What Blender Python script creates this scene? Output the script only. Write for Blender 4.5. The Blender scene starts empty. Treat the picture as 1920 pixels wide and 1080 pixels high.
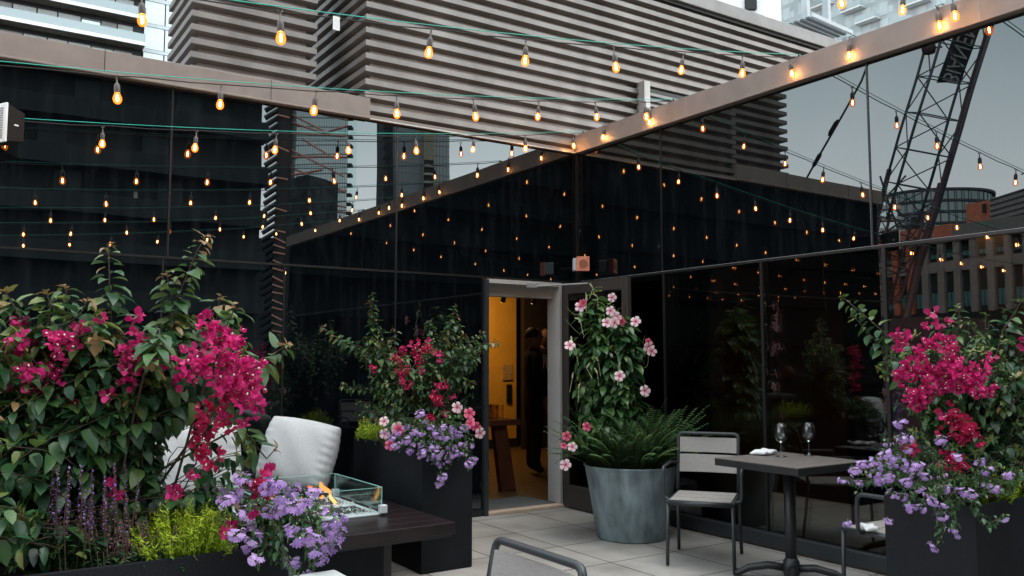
import bpy, bmesh, math, random
from math import sin, cos, pi, radians, sqrt
from mathutils import Vector, Matrix
R = random.Random(7)
sc = bpy.context.scene
col = sc.collection
V = Vector

# ------------------------------------------------------------------ camera
TH = math.atan(132/1600)
FW = V((0.5526, 0.8334, 0)).normalized(); RT = V((FW.y, -FW.x, 0))
CAM = V((-5.156, -6.600, 1.40))
F3 = FW*cos(TH) + V((0, 0, sin(TH))); UP = -FW*sin(TH) + V((0, 0, cos(TH)))
cd = bpy.data.cameras.new('camera'); cam = bpy.data.objects.new('camera', cd); col.objects.link(cam)
cd.lens = 30.0; cd.sensor_width = 36; cd.clip_start = 0.05; cd.clip_end = 2500
cam.matrix_world = Matrix(((RT.x, UP.x, -F3.x, CAM.x), (RT.y, UP.y, -F3.y, CAM.y), (RT.z, UP.z, -F3.z, CAM.z), (0, 0, 0, 1)))
sc.camera = cam
def ray(px, py): return RT*(px-960) + UP*(540-py) + F3*1600
def PD(px, py, f): d = ray(px, py); return CAM + d*(f/d.dot(FW))        # point seen at a pixel, f metres ahead
def PZ(px, py, z): d = ray(px, py); return CAM + d*((z-CAM.z)/d.z)
def PX(px, py, x): d = ray(px, py); return CAM + d*((x-CAM.x)/d.x)
def PY(px, py, y): d = ray(px, py); return CAM + d*((y-CAM.y)/d.y)
def pix(p): d = V(p)-CAM; k = 1600/d.dot(F3); return (960+k*d.dot(RT), 540-k*d.dot(UP))

# ------------------------------------------------------------------ materials
def nodes(m):
    m.use_nodes = True; nt = m.node_tree; nt.nodes.clear(); return nt, nt.nodes, nt.links
def mat(name, c, rough=.6, metal=0, var=.12, vs=6, bump=0, bs=60, spec=.5, emit=None, es=1, stretch=None, coat=0):
    m = bpy.data.materials.new(name); nt, N, L = nodes(m)
    o = N.new('ShaderNodeOutputMaterial'); b = N.new('ShaderNodeBsdfPrincipled')
    b.inputs['Roughness'].default_value = rough; b.inputs['Metallic'].default_value = metal
    b.inputs['Specular IOR Level'].default_value = spec; b.inputs['Coat Weight'].default_value = coat
    tc = N.new('ShaderNodeTexCoord'); mp = N.new('ShaderNodeMapping'); L.new(tc.outputs['Object'], mp.inputs[0])
    if stretch: mp.inputs['Scale'].default_value = stretch
    n = N.new('ShaderNodeTexNoise'); n.inputs['Scale'].default_value = vs; n.inputs['Detail'].default_value = 6; L.new(mp.outputs[0], n.inputs[0])
    r = N.new('ShaderNodeValToRGB'); r.color_ramp.elements[0].position = .3; r.color_ramp.elements[1].position = .7
    r.color_ramp.elements[0].color = (*[x*(1-var) for x in c], 1); r.color_ramp.elements[1].color = (*[min(1, x*(1+var)) for x in c], 1)
    L.new(n.outputs[0], r.inputs[0]); L.new(r.outputs[0], b.inputs['Base Color'])
    if bump:
        n2 = N.new('ShaderNodeTexNoise'); n2.inputs['Scale'].default_value = bs; n2.inputs['Detail'].default_value = 4; L.new(mp.outputs[0], n2.inputs[0])
        bp = N.new('ShaderNodeBump'); bp.inputs['Strength'].default_value = bump; bp.inputs['Distance'].default_value = .01
        L.new(n2.outputs[0], bp.inputs['Height']); L.new(bp.outputs[0], b.inputs['Normal'])
    if emit: b.inputs['Emission Color'].default_value = (*emit, 1); b.inputs['Emission Strength'].default_value = es
    L.new(b.outputs[0], o.inputs[0]); return m
def leafmat(name, stops, rough=.42, trans=.25):
    m = bpy.data.materials.new(name); nt, N, L = nodes(m)
    o = N.new('ShaderNodeOutputMaterial'); b = N.new('ShaderNodeBsdfPrincipled'); b.inputs['Roughness'].default_value = rough
    at = N.new('ShaderNodeAttribute'); at.attribute_name = 'tone'
    r = N.new('ShaderNodeValToRGB'); e = r.color_ramp.elements
    while len(e) < len(stops): e.new(.5)
    for k, (p, c) in enumerate(stops): e[k].position = p; e[k].color = (*c, 1)
    L.new(at.outputs['Fac'], r.inputs[0]); L.new(r.outputs[0], b.inputs['Base Color'])
    t = N.new('ShaderNodeBsdfTranslucent'); L.new(r.outputs[0], t.inputs[0])
    mx = N.new('ShaderNodeMixShader'); mx.inputs[0].default_value = trans
    L.new(b.outputs[0], mx.inputs[1]); L.new(t.outputs[0], mx.inputs[2]); L.new(mx.outputs[0], o.inputs[0]); return m
def emis(name, c, s):
    m = bpy.data.materials.new(name); nt, N, L = nodes(m)
    o = N.new('ShaderNodeOutputMaterial'); e = N.new('ShaderNodeEmission'); e.inputs[0].default_value = (*c, 1); e.inputs[1].default_value = s
    L.new(e.outputs[0], o.inputs[0]); return m
def glassmat(name, refl, rc, tc=None, base=(.0012, .002, .003), wav=.0, rough=.0):
    """a coated pane: fixed mirror share + either a tinted clear body or an opaque dark body"""
    m = bpy.data.materials.new(name); nt, N, L = nodes(m)
    o = N.new('ShaderNodeOutputMaterial'); g = N.new('ShaderNodeBsdfGlossy'); g.inputs['Roughness'].default_value = rough; g.inputs[0].default_value = (*rc, 1)
    if tc: b = N.new('ShaderNodeBsdfTransparent'); b.inputs[0].default_value = (*tc, 1)
    else:
        b = N.new('ShaderNodeBsdfDiffuse'); b.inputs[0].default_value = (*base, 1)
        if wav:   # dust and dried rain marks on the panes
            t_ = N.new('ShaderNodeTexCoord'); m_ = N.new('ShaderNodeMapping'); m_.inputs['Scale'].default_value = (5, 5, .7); L.new(t_.outputs['Object'], m_.inputs[0])
            n_ = N.new('ShaderNodeTexNoise'); n_.inputs['Scale'].default_value = 2.2; n_.inputs['Detail'].default_value = 9; n_.inputs['Roughness'].default_value = .65; L.new(m_.outputs[0], n_.inputs[0])
            r_ = N.new('ShaderNodeValToRGB'); r_.color_ramp.elements[0].position = .48; r_.color_ramp.elements[0].color = (*base, 1); r_.color_ramp.elements[1].position = .82; r_.color_ramp.elements[1].color = (.011, .013, .015, 1)
            L.new(n_.outputs[0], r_.inputs[0]); L.new(r_.outputs[0], b.inputs[0])
    mx = N.new('ShaderNodeMixShader')
    fr = N.new('ShaderNodeFresnel'); fr.inputs[0].default_value = 1.45
    ad = N.new('ShaderNodeMath'); ad.operation = 'MULTIPLY_ADD'; ad.inputs[1].default_value = .35 if name == 'clear_fire_glass' else 1; ad.inputs[2].default_value = refl; ad.use_clamp = True
    L.new(fr.outputs[0], ad.inputs[0]); L.new(ad.outputs[0], mx.inputs[0])
    L.new(b.outputs[0], mx.inputs[1]); L.new(g.outputs[0], mx.inputs[2]); L.new(mx.outputs[0], o.inputs[0])
    if wav:
        t = N.new('ShaderNodeTexCoord'); n = N.new('ShaderNodeTexNoise'); n.inputs['Scale'].default_value = .9; n.inputs['Detail'].default_value = 1
        L.new(t.outputs['Object'], n.inputs[0]); bp = N.new('ShaderNodeBump'); bp.inputs['Strength'].default_value = 1; bp.inputs['Distance'].default_value = wav
        L.new(n.outputs[0], bp.inputs['Height']); L.new(bp.outputs[0], g.inputs['Normal'])
    return m

G_OPQ = glassmat('dark_spandrel_glass', .095, (.93, 1, 1), None, wav=.0012)
G_CLR = glassmat('dark_vision_glass', .05, (.93, 1, 1), (.50, .46, .42), wav=.0012)
G_THIN = glassmat('clear_fire_glass', .0, (.9, 1, .97), (.93, .97, .96))
G_EDGE = mat('glass_edge', (.25, .55, .5), .15, var=.05)
M_BLK = mat('black_metal', (.012, .013, .015), .45, var=.2)
M_MUL = mat('black_mullion', (.02, .019, .02), .35, .3)
M_PLANT = mat('charcoal_planter', (.0065, .008, .011), .6, var=.45, vs=3, bump=.2, bs=90, spec=.22)
M_COP = mat('bronze_grey_coping', (.245, .20, .18), .55, .0, .1, 8, bump=.1, bs=200)
M_LINE = mat('pale_trim', (.5, .47, .45), .4, .3)
M_CLAD = mat('corrugated_steel', (.26, .235, .22), .40, .35, .22, 1.6, stretch=(2.2, 2.2, .5))
M_SCREW = mat('screw_zinc', (.6, .6, .6), .3, .6)
M_FASC = mat('grey_fascia', (.30, .29, .28), .5, .2)
M_WHITE = mat('white_paint', (.75, .76, .77), .5)
M_CONC = mat('pale_concrete', (.45, .44, .41), .8, var=.1)
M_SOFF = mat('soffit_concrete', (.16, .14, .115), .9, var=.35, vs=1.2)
M_CITYG = glassmat('city_glass_pale', .45, (.85, 1, 1), None, (.35, .43, .43))
M_CITYD = glassmat('city_glass_dark', .12, (.8, .95, 1), None, (.03, .045, .05))
M_CURT = mat('pale_curtain', (.50, .56, .57), .8)
M_BALU = glassmat('balustrade_glass', .1, (.9, 1, 1), None, (.27, .31, .31))
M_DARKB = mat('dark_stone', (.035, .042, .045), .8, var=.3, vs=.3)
M_DARKR = mat('dark_recess', (.012, .014, .016), .7)
M_CORAL = mat('coral_rail', (.92, .42, .32), .5)
M_BRICK = mat('red_brick', (.55, .16, .085), .9, var=.2, vs=2)
M_BRNW = mat('brown_stone', (.33, .28, .26), .9, var=.15, vs=1)
M_TAN = mat('tan_panel', (.45, .37, .22), .8)
M_CHAR = mat('charcoal_tube', (.035, .04, .045), .4, .2)
M_SLAT = mat('taupe_slat', (.30, .28, .265), .75, var=.1, vs=30, bump=.3, bs=300, stretch=(1, 1, 8))
M_TTOP = mat('weathered_tabletop', (.15, .13, .12), .5, var=.25, vs=14, stretch=(1, 8, 1))
M_WOOD = mat('espresso_wood', (.011, .006, .007), .34, var=.5, vs=10, stretch=(1, 10, 1), coat=.08, spec=.35)
M_CUSH = mat('light_grey_cushion', (.52, .53, .54), .95, var=.05, vs=60, bump=.5, bs=400)
M_ZINC = mat('galvanised_pot', (.23, .30, .33), .55, .15, .5, 9, bump=.35, bs=24, stretch=(1, 1, .4))
M_SOIL = mat('dark_soil', (.02, .014, .01), 1, var=.5, vs=60, bump=1, bs=80)
M_STEM = mat('brown_stem', (.05, .035, .02), .8)
M_GSTEM = mat('green_stem', (.07, .10, .03), .7)
M_LINEN = mat('white_napkin', (.78, .80, .82), .9, bump=.3, bs=60)
M_TEAL = mat('teal_cord', (.01, .42, .34), .5)
M_CORD = mat('black_cord', (.02, .02, .02), .6)
M_SOCK = mat('grey_socket', (.10, .085, .08), .5)
M_GRAV = mat('pale_fire_glass_gravel', (.50, .51, .48), .5, var=.25, vs=90, bump=1, bs=70)
M_SALMON = mat('salmon_face', (.72, .25, .16), .6)
M_GREY = mat('mid_grey', (.30, .31, .32), .6)
M_STEELW = mat('painted_steel', (.50, .55, .58), .5)
M_WARMW = mat('ochre_wall', (.80, .42, .06), .8, var=.06)
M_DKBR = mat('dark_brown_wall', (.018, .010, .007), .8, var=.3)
M_PARQ = mat('oak_floor', (.12, .07, .03), .5, var=.45, vs=9, stretch=(1, 6, 1))
M_JAMB = mat('pale_jamb', (.47, .45, .43), .6, var=.04)
M_MAT = mat('grey_door_mat', (.11, .12, .12), .95, bump=.5, bs=200)
M_DTAB = mat('walnut_table', (.11, .035, .018), .4, var=.3, vs=8)
M_SUIT = mat('black_suit', (.008, .008, .01), .9)
M_SKIN = mat('skin', (.45, .22, .14), .6, var=.05)
M_HAIR = mat('brown_hair', (.045, .02, .012), .5, var=.5, vs=50, stretch=(6, 6, .5))
M_WOODS = mat('pale_wood_sill', (.50, .39, .30), .6)
M_NOTE = mat('paper_notice', (.5, .33, .15), .8, var=.5, vs=60)
M_SEMIT = emis('bulb_filament', (1, .46, .13), 300)
M_SIGNB = mat('sign_black', (.012, .014, .016), .6)
M_SIGNW = mat('sign_grey_letters', (.42, .42, .42), .7)
M_CRANE = mat('crane_dark_red', (.10, .045, .05), .6)
M_CRANE2 = mat('crane_grey', (.10, .11, .12), .6)
def bulbglass():
    m = bpy.data.materials.new('amber_bulb_glass'); nt, N, L = nodes(m)
    o = N.new('ShaderNodeOutputMaterial'); e = N.new('ShaderNodeEmission'); e.inputs[0].default_value = (1, .17, .015, 1); e.inputs[1].default_value = 3.3
    t = N.new('ShaderNodeBsdfTransparent'); g = N.new('ShaderNodeMixShader'); g.inputs[0].default_value = .55
    L.new(t.outputs[0], g.inputs[1]); L.new(e.outputs[0], g.inputs[2]); L.new(g.outputs[0], o.inputs[0]); return m
M_BULB = bulbglass()
def wineglass():
    m = bpy.data.materials.new('wine_glass_crystal'); nt, N, L = nodes(m)
    o = N.new('ShaderNodeOutputMaterial'); g = N.new('ShaderNodeBsdfGlossy'); g.inputs['Roughness'].default_value = .13
    t = N.new('ShaderNodeBsdfTransparent'); t.inputs[0].default_value = (.93, .95, .96, 1)
    w = N.new('ShaderNodeLayerWeight'); w.inputs[0].default_value = .42; mx = N.new('ShaderNodeMixShader')
    L.new(w.outputs['Fresnel'], mx.inputs[0]); L.new(t.outputs[0], mx.inputs[1]); L.new(g.outputs[0], mx.inputs[2]); L.new(mx.outputs[0], o.inputs[0]); return m
M_WINE = wineglass()
def tiles():
    m = bpy.data.materials.new('terrace_pavers'); nt, N, L = nodes(m)
    o = N.new('ShaderNodeOutputMaterial'); b = N.new('ShaderNodeBsdfPrincipled'); b.inputs['Roughness'].default_value = .75
    tc = N.new('ShaderNodeTexCoord'); mp = N.new('ShaderNodeMapping'); mp.inputs['Location'].default_value = (.669, .769, 0); L.new(tc.outputs['Object'], mp.inputs[0])
    br = N.new('ShaderNodeTexBrick'); br.offset = 0; br.inputs['Scale'].default_value = 1; br.inputs['Mortar Size'].default_value = .006; br.inputs['Brick Width'].default_value = .6; br.inputs['Row Height'].default_value = .6
    br.inputs['Mortar Smooth'].default_value = .3
    br.inputs['Color1'].default_value = (.35, .335, .31, 1); br.inputs['Color2'].default_value = (.43, .41, .385, 1); br.inputs['Mortar'].default_value = (.05, .046, .042, 1)
    L.new(mp.outputs[0], br.inputs[0])
    n = N.new('ShaderNodeTexNoise'); n.inputs['Scale'].default_value = 2.2; n.inputs['Detail'].default_value = 8; L.new(tc.outputs['Object'], n.inputs[0])
    n2 = N.new('ShaderNodeTexNoise'); n2.inputs['Scale'].default_value = 140; n2.inputs['Detail'].default_value = 3; L.new(tc.outputs['Object'], n2.inputs[0])
    r = N.new('ShaderNodeValToRGB'); r.color_ramp.elements[0].position = .3; r.color_ramp.elements[0].color = (.60, .585, .57, 1); r.color_ramp.elements[1].position = .65; r.color_ramp.elements[1].color = (1, 1, 1, 1)
    L.new(n.outputs[0], r.inputs[0])
    r2 = N.new('ShaderNodeValToRGB'); r2.color_ramp.elements[0].position = .3; r2.color_ramp.elements[0].color = (.72, .72, .72, 1); r2.color_ramp.elements[1].position = .6; r2.color_ramp.elements[1].color = (1, 1, 1, 1)
    L.new(n2.outputs[0], r2.inputs[0])
    a = N.new('ShaderNodeMixRGB'); a.blend_type = 'MULTIPLY'; a.inputs[0].default_value = 1; L.new(br.outputs[0], a.inputs[1]); L.new(r.outputs[0], a.inputs[2])
    c = N.new('ShaderNodeMixRGB'); c.blend_type = 'MULTIPLY'; c.inputs[0].default_value = 1; L.new(a.outputs[0], c.inputs[1]); L.new(r2.outputs[0], c.inputs[2])
    L.new(c.outputs[0], b.inputs['Base Color'])
    bp = N.new('ShaderNodeBump'); bp.inputs['Strength'].default_value = .6; bp.inputs['Distance'].default_value = .004; bp.invert = True; L.new(br.outputs['Fac'], bp.inputs['Height']); L.new(bp.outputs[0], b.inputs['Normal'])
    L.new(b.outputs[0], o.inputs[0]); return m
M_TILE = tiles()
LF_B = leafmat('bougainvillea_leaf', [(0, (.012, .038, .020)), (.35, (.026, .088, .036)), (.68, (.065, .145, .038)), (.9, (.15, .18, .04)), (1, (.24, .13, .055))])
LF_D = leafmat('glossy_dark_leaf', [(0, (.016, .055, .02)), (.5, (.045, .125, .04)), (1, (.15, .25, .07))], .3)
LF_F = leafmat('fern_frond', [(0, (.018, .05, .018)), (.6, (.06, .14, .04)), (1, (.19, .28, .07))], .6)
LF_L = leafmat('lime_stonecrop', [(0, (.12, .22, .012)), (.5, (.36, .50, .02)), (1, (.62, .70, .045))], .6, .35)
LF_H = leafmat('grey_green_sprig', [(0, (.03, .045, .025)), (.5, (.09, .11, .06)), (1, (.15, .16, .09))], .8)
FL_M = leafmat('magenta_bract', [(0, (.16, .003, .04)), (.5, (.46, .006, .12)), (1, (.82, .035, .27))], .6, .4)
FL_R = leafmat('crimson_bract', [(0, (.16, .003, .02)), (.5, (.42, .006, .07)), (1, (.70, .02, .13))], .6, .4)
FL_P = leafmat('lilac_petal', [(0, (.26, .15, .42)), (.5, (.50, .30, .68)), (1, (.72, .50, .86))], .6, .35)
FL_W = leafmat('pink_white_petal', [(0, (.45, .02, .04)), (.3, (.75, .25, .38)), (.6, (.85, .50, .58)), (1, (.90, .78, .80))], .6, .35)
FL_K = leafmat('hot_pink_petal', [(0, (.35, .01, .03)), (.4, (.60, .04, .12)), (1, (.80, .18, .30))], .6, .35)
FL_C = leafmat('cream_eye', [(0, (.7, .6, .4)), (1, (.85, .8, .7))], .6, .2)
FL_H = leafmat('dusky_pink_spike', [(0, (.14, .05, .07)), (.5, (.26, .10, .15)), (1, (.40, .18, .26))], .8)
FL_S = leafmat('violet_spike', [(0, (.12, .055, .035)), (.45, (.20, .10, .06)), (.6, (.26, .13, .42)), (1, (.42, .25, .70))], .8)
# ------------------------------------------------------------------ mesh helpers
class MB:
    def __init__(s): s.v = []; s.f = []; s.m = []; s.t = []; s.mi = 0; s.tone = .5
    def _add(s, vs, fs):
        n = len(s.v); s.v += [tuple(v) for v in vs]; s.t += [s.tone]*len(vs)
        for f in fs: s.f.append([n+i for i in f]); s.m.append(s.mi)
        return s
    def box(s, x0, x1, y0, y1, z0, z1, F=None):
        P = [(x, y, z) for z in (z0, z1) for x, y in ((x0, y0), (x1, y0), (x1, y1), (x0, y1))]
        if F: P = [F(*p) for p in P]
        return s._add(P, [(0, 3, 2, 1), (4, 5, 6, 7), (0, 1, 5, 4), (1, 2, 6, 5), (2, 3, 7, 6), (3, 0, 4, 7)])
    def tube(s, pts, r, n=8, caps=True):
        pts = [V(p) for p in pts]; k = len(pts); rr = r if isinstance(r, (list, tuple)) else [r]*k; vs = []; pu = None
        for i, p in enumerate(pts):
            d = (pts[min(i+1, k-1)]-pts[max(i-1, 0)])
            d = d.normalized() if d.length > 1e-9 else V((0, 0, 1))
            if pu is None: a = d.cross(V((0, 0, 1)) if abs(d.z) < .9 else V((1, 0, 0))).normalized()
            else: a = (pu - d*pu.dot(d)).normalized()
            pu = a; b = d.cross(a)
            vs += [p + (a*cos(2*pi*j/n)+b*sin(2*pi*j/n))*rr[i] for j in range(n)]
        fs = [(i*n+j, i*n+(j+1) % n, (i+1)*n+(j+1) % n, (i+1)*n+j) for i in range(k-1) for j in range(n)]
        if caps: fs += [tuple(range(n))[::-1], tuple((k-1)*n+j for j in range(n))]
        return s._add(vs, fs)
    def lathe(s, prof, n=24, c=(0, 0, 0), cap=False):
        vs = [(c[0]+r*cos(2*pi*j/n), c[1]+r*sin(2*pi*j/n), c[2]+z) for r, z in prof for j in range(n)]
        fs = [(i*n+j, i*n+(j+1) % n, (i+1)*n+(j+1) % n, (i+1)*n+j) for i in range(len(prof)-1) for j in range(n)]
        if cap: fs += [tuple(range(n))[::-1], tuple((len(prof)-1)*n+j for j in range(n))]
        return s._add(vs, fs)
    def poly(s, vs): return s._add(vs, [tuple(range(len(vs)))])
    def leaf(s, p, d, up, L, W, fold=.18, curl=.25, tone=None, st=((.10, .75), (.38, 1), (.72, .62))):
        d = d.normalized(); a = d.cross(up)
        a = a.normalized() if a.length > 1e-5 else d.orthogonal().normalized()
        u = a.cross(d); 
        if tone is not None: s.tone = tone
        vs = [p]
        for t, w in st:
            c = p + d*(L*t) - u*(curl*L*t*t); h = a*(W*w*.5)
            vs += [c-h+u*(fold*W*w*.5), c, c+h+u*(fold*W*w*.5)]
        vs.append(p + d*L*.93 - u*(curl*L))
        k = len(st)
        fs = [(0, 2, 1), (0, 3, 2)]
        for i in range(k-1): b = 1+3*i; fs += [(b, b+1, b+4, b+3), (b+1, b+2, b+5, b+4)]
        b = 1+3*(k-1); fs += [(b, b+1, 3*k+1), (b+1, b+2, 3*k+1)]
        return s._add(vs, fs)
    def build(s, name, mats, parent=None, local=False, smooth=False, fix=True, bev=0, sub=0):
        off = V((0, 0, 0)); q = parent
        if not local:
            while q is not None: off += q.location; q = q.parent
        me = bpy.data.meshes.new(name); me.from_pydata([tuple(V(v)-off) for v in s.v], [], s.f)
        mats = mats if isinstance(mats, (list, tuple)) else [mats]
        for m in mats: me.materials.append(m)
        me.polygons.foreach_set('material_index', s.m)
        at = me.attributes.new('tone', 'FLOAT', 'POINT'); at.data.foreach_set('value', s.t)
        if smooth: me.polygons.foreach_set('use_smooth', [True]*len(s.f))
        if fix:
            bm = bmesh.new(); bm.from_mesh(me); bmesh.ops.recalc_face_normals(bm, faces=bm.faces); bm.to_mesh(me); bm.free()
        me.update(); o = bpy.data.objects.new(name, me); col.objects.link(o)
        if parent is not None: o.parent = parent
        if bev:
            b = o.modifiers.new('bevel', 'BEVEL'); b.width = bev; b.segments = 2; b.limit_method = 'ANGLE'; b.angle_limit = radians(50)
        if sub:
            b = o.modifiers.new('subd', 'SUBSURF'); b.levels = sub; b.render_levels = sub
        return o
def tag(o, label=None, cat=None, group=None, kind=None):
    if label: o['label'] = label
    if cat: o['category'] = cat
    if group: o['group'] = group
    if kind: o['kind'] = kind
    return o
def thing(name, loc, label, cat, group=None, rz=0):
    o = bpy.data.objects.new(name, None); col.objects.link(o); o.location = loc; o.rotation_euler = (0, 0, rz)
    o.empty_display_size = .1
    return tag(o, label, cat, group)
def kids(o): return [c for c in bpy.data.objects if c.parent == o]
def copy_tree(o, parent=None):
    c = o.copy(); col.objects.link(c); c.parent = parent
    for ch in kids(o): copy_tree(ch, c)
    return c
def struct(o): o['kind'] = 'structure'; return o
def rv(a=1): return V((R.uniform(-a, a), R.uniform(-a, a), R.uniform(-a, a)))

# ------------------------------------------------------------------ sky and light
w = bpy.data.worlds.new('World'); sc.world = w; w.use_nodes = True; nt = w.node_tree; N = nt.nodes; L = nt.links; N.clear()
o = N.new('ShaderNodeOutputWorld'); bg = N.new('ShaderNodeBackground'); L.new(bg.outputs[0], o.inputs[0])
sky = N.new('ShaderNodeTexSky'); sky.sky_type = 'NISHITA'; sky.sun_disc = False; sky.sun_elevation = radians(20); sky.sun_rotation = radians(115); sky.dust_density = 4; sky.air_density = 1.5
tc = N.new('ShaderNodeTexCoord'); sp = N.new('ShaderNodeSeparateXYZ'); L.new(tc.outputs['Generated'], sp.inputs[0])
r = N.new('ShaderNodeValToRGB'); e = r.color_ramp.elements; e[0].position = 0; e[0].color = (2.5, 2.3, 2.2, 1); e[1].position = 1; e[1].color = (1.3, 1.48, 1.58, 1)
x = e.new(.12); x.color = (2.45, 2.38, 2.36, 1); x = e.new(.20); x.color = (1.95, 2.1, 2.2, 1); x = e.new(.36); x.color = (.95, 1.2, 1.34, 1)
cn = N.new('ShaderNodeTexNoise'); cn.inputs['Scale'].default_value = 2.4; cn.inputs['Detail'].default_value = 5; L.new(tc.outputs['Generated'], cn.inputs[0])
cm = N.new('ShaderNodeMath'); cm.operation = 'MULTIPLY_ADD'; cm.inputs[1].default_value = .16; L.new(cn.outputs[0], cm.inputs[0])
cs = N.new('ShaderNodeMath'); cs.operation = 'SUBTRACT'; cs.inputs[1].default_value = .08; L.new(sp.outputs[2], cs.inputs[0]); L.new(cs.outputs[0], cm.inputs[2]); L.new(cm.outputs[0], r.inputs[0])
dp = N.new('ShaderNodeVectorMath'); dp.operation = 'DOT_PRODUCT'; dp.inputs[1].default_value = (.92, -.38, .1); L.new(tc.outputs['Generated'], dp.inputs[0])
mr = N.new('ShaderNodeMapRange'); mr.inputs[1].default_value = -1; mr.inputs[2].default_value = 1; mr.inputs[3].default_value = 1.12; mr.inputs[4].default_value = 1.6; L.new(dp.outputs['Value'], mr.inputs[0])
ml = N.new('ShaderNodeMixRGB'); ml.blend_type = 'MULTIPLY'; ml.inputs[0].default_value = 1; L.new(r.outputs[0], ml.inputs[1]); L.new(mr.outputs[0], ml.inputs[2])
sk = N.new('ShaderNodeMixRGB'); sk.blend_type = 'MULTIPLY'; sk.inputs[0].default_value = 1; sk.inputs[2].default_value = (.09, .09, .09, 1); L.new(sky.outputs[0], sk.inputs[1])
mx = N.new('ShaderNodeMixRGB'); mx.inputs[0].default_value = .85; L.new(sk.outputs[0], mx.inputs[1]); L.new(ml.outputs[0], mx.inputs[2])
L.new(mx.outputs[0], bg.inputs[0]); bg.inputs[1].default_value = 1.0
sl = bpy.data.lights.new('sun', 'SUN'); sl.energy = 1.5; sl.angle = radians(40); sl.color = (1, .89, .78)
so = bpy.data.objects.new('sun', sl); col.objects.link(so); so.rotation_euler = V((.25, -.35, 1.2)).to_track_quat('Z', 'Y').to_euler()
sc.view_settings.view_transform = 'Standard'; sc.view_settings.look = 'None'; sc.view_settings.exposure = .45; sc.view_settings.gamma = 1
c = sc.cycles; c.use_denoising = True; c.max_bounces = 8; c.transparent_max_bounces = 24; c.glossy_bounces = 5; c.diffuse_bounces = 3; c.caustics_reflective = False; c.caustics_refractive = False; c.sample_clamp_indirect = 4

# ------------------------------------------------------------------ ground, terrace
struct(MB().box(-900, 900, -900, 900, -12.2, -12).build('ground', mat('asphalt', (.05, .05, .05), .9)))
struct(MB().box(-14, 0, -14, 0, -.3, 0).build('terrace_floor', M_TILE))
struct(MB().box(0, 6, -14, 9, -.3, .012).build('interior_floor', M_PARQ))
struct(MB().box(-5, 0, 0, 9, -.3, .012).build('interior_floor', M_PARQ))
struct(MB().box(-14, 9, -14, 9, -12, -.31).build('podium', M_DARKB))

# ------------------------------------------------------------------ glass walls
MID = 2.14; TOPG = 3.42
wa = thing('glass_wall', (-2.5, 0, 0), 'long wall of black reflective glass panels facing the terrace, left of the corner', 'glass wall')
def panelA(x0, x1, z0, z1, m=G_OPQ): MB().box(x0+.008, x1-.008, .004, .03, z0+.008, z1-.008).build('glass_panel', m, wa, bev=.002)
for x0, x1 in ((-5.0, -3.82), (-3.82, -1.97), (-1.97, -.002)): panelA(x0, x1, MID, TOPG)
for x0, x1 in ((-5.0, -3.85), (-3.85, -2.94), (-2.94, -1.97), (-1.97, -1.09)): panelA(x0, x1, .06, MID)
MB().box(-.20, -.005, .004, .03, 0, MID-.01).build('glass_panel', G_OPQ, wa)
b = MB()
b.box(-5.0, -1.09, .031, .18, 0, TOPG); b.box(-1.09, 0, .031, .18, MID, TOPG); b.box(-.2, 0, .031, .18, 0, MID)
b.build('wall_core', M_MUL, wa)
MB().box(-5.0, -1.09, -.012, .031, 0, .06).build('base_trim', M_BLK, wa)
for xx, z0, z1 in ((-3.82, MID+.01, TOPG), (-1.97, MID+.01, TOPG), (-3.85, .06, MID-.01), (-2.94, .06, MID-.01), (-1.97, .06, MID-.01)):
    MB().box(xx-.007, xx+.007, .001, .028, z0, z1).build('mullion', M_MUL, wa)
MB().box(-5.0, -.01, -.001, .028, MID-.008, MID+.008).build('transom', M_MUL, wa)
b = MB().box(-5.03, -2.25, -.05, .26, TOPG, TOPG+.175); b.box(-5.03, -2.25, -.058, -.04, TOPG-.004, TOPG+.012)
b.build('coping', M_COP, wa, bev=.004)
for xx in (-4.3, -3.1): MB().box(xx, xx+.004, -.0515, .2, TOPG+.014, TOPG+.1765).build('coping_joint', M_BLK, wa)
MB().box(-2.25, -.06, -.035, .045, TOPG, TOPG+.035).build('flashing', M_COP, wa, bev=.003)
MB().box(-2.25, -.06, -.041, -.03, TOPG-.004, TOPG+.008).build('flashing_lip', M_LINE, wa)
MB().box(-.034, -.004, -.03, -.004, MID, TOPG).build('corner_post', M_MUL, wa)

wb = thing('glass_wall', (0, -4.2, 0), 'wall of tall dark glass panels running right from the corner towards the camera', 'glass wall')
def panelB(y0, y1, z0, z1, m): MB().box(.004, .03, -y1+.008, -y0-.008, z0+.008, z1-.008).build('glass_panel', m, wb, bev=.002)
ub = (0.03, 1.18, 3.2, 5.2, 7.2, 8.5)
for a, c_ in zip(ub, ub[1:]): panelB(a, c_, MID, TOPG, G_OPQ)
lb = (0.03, 1.2, 2.26, 3.28, 4.3, 5.3, 6.3, 7.3, 8.5)
for a, c_ in zip(lb, lb[1:]): panelB(a, c_, .12, MID, G_CLR)
for yy in ub[1:-1]: MB().box(.001, .028, -yy-.007, -yy+.007, MID+.01, TOPG).build('mullion', M_MUL, wb)
for yy in lb[1:-1]: MB().box(-.006, .06, -yy-.012, -yy+.012, .12, MID-.01).build('mullion', M_MUL, wb)
MB().box(-.003, .06, -8.5, -.03, MID-.009, MID+.009).build('transom', M_MUL, wb)
MB().box(-.0045, -.002, -8.5, -.03, MID+.010, MID+.0125).build('transom_edge', M_GREY, wb)
MB().box(.031, .18, -8.5, -.03, MID+.012, TOPG).build('wall_core', M_MUL, wb)
MB().box(-.03, .1, -8.5, -.03, 0.013, .12).build('base_trim', M_CHAR, wb, bev=.01)
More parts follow.
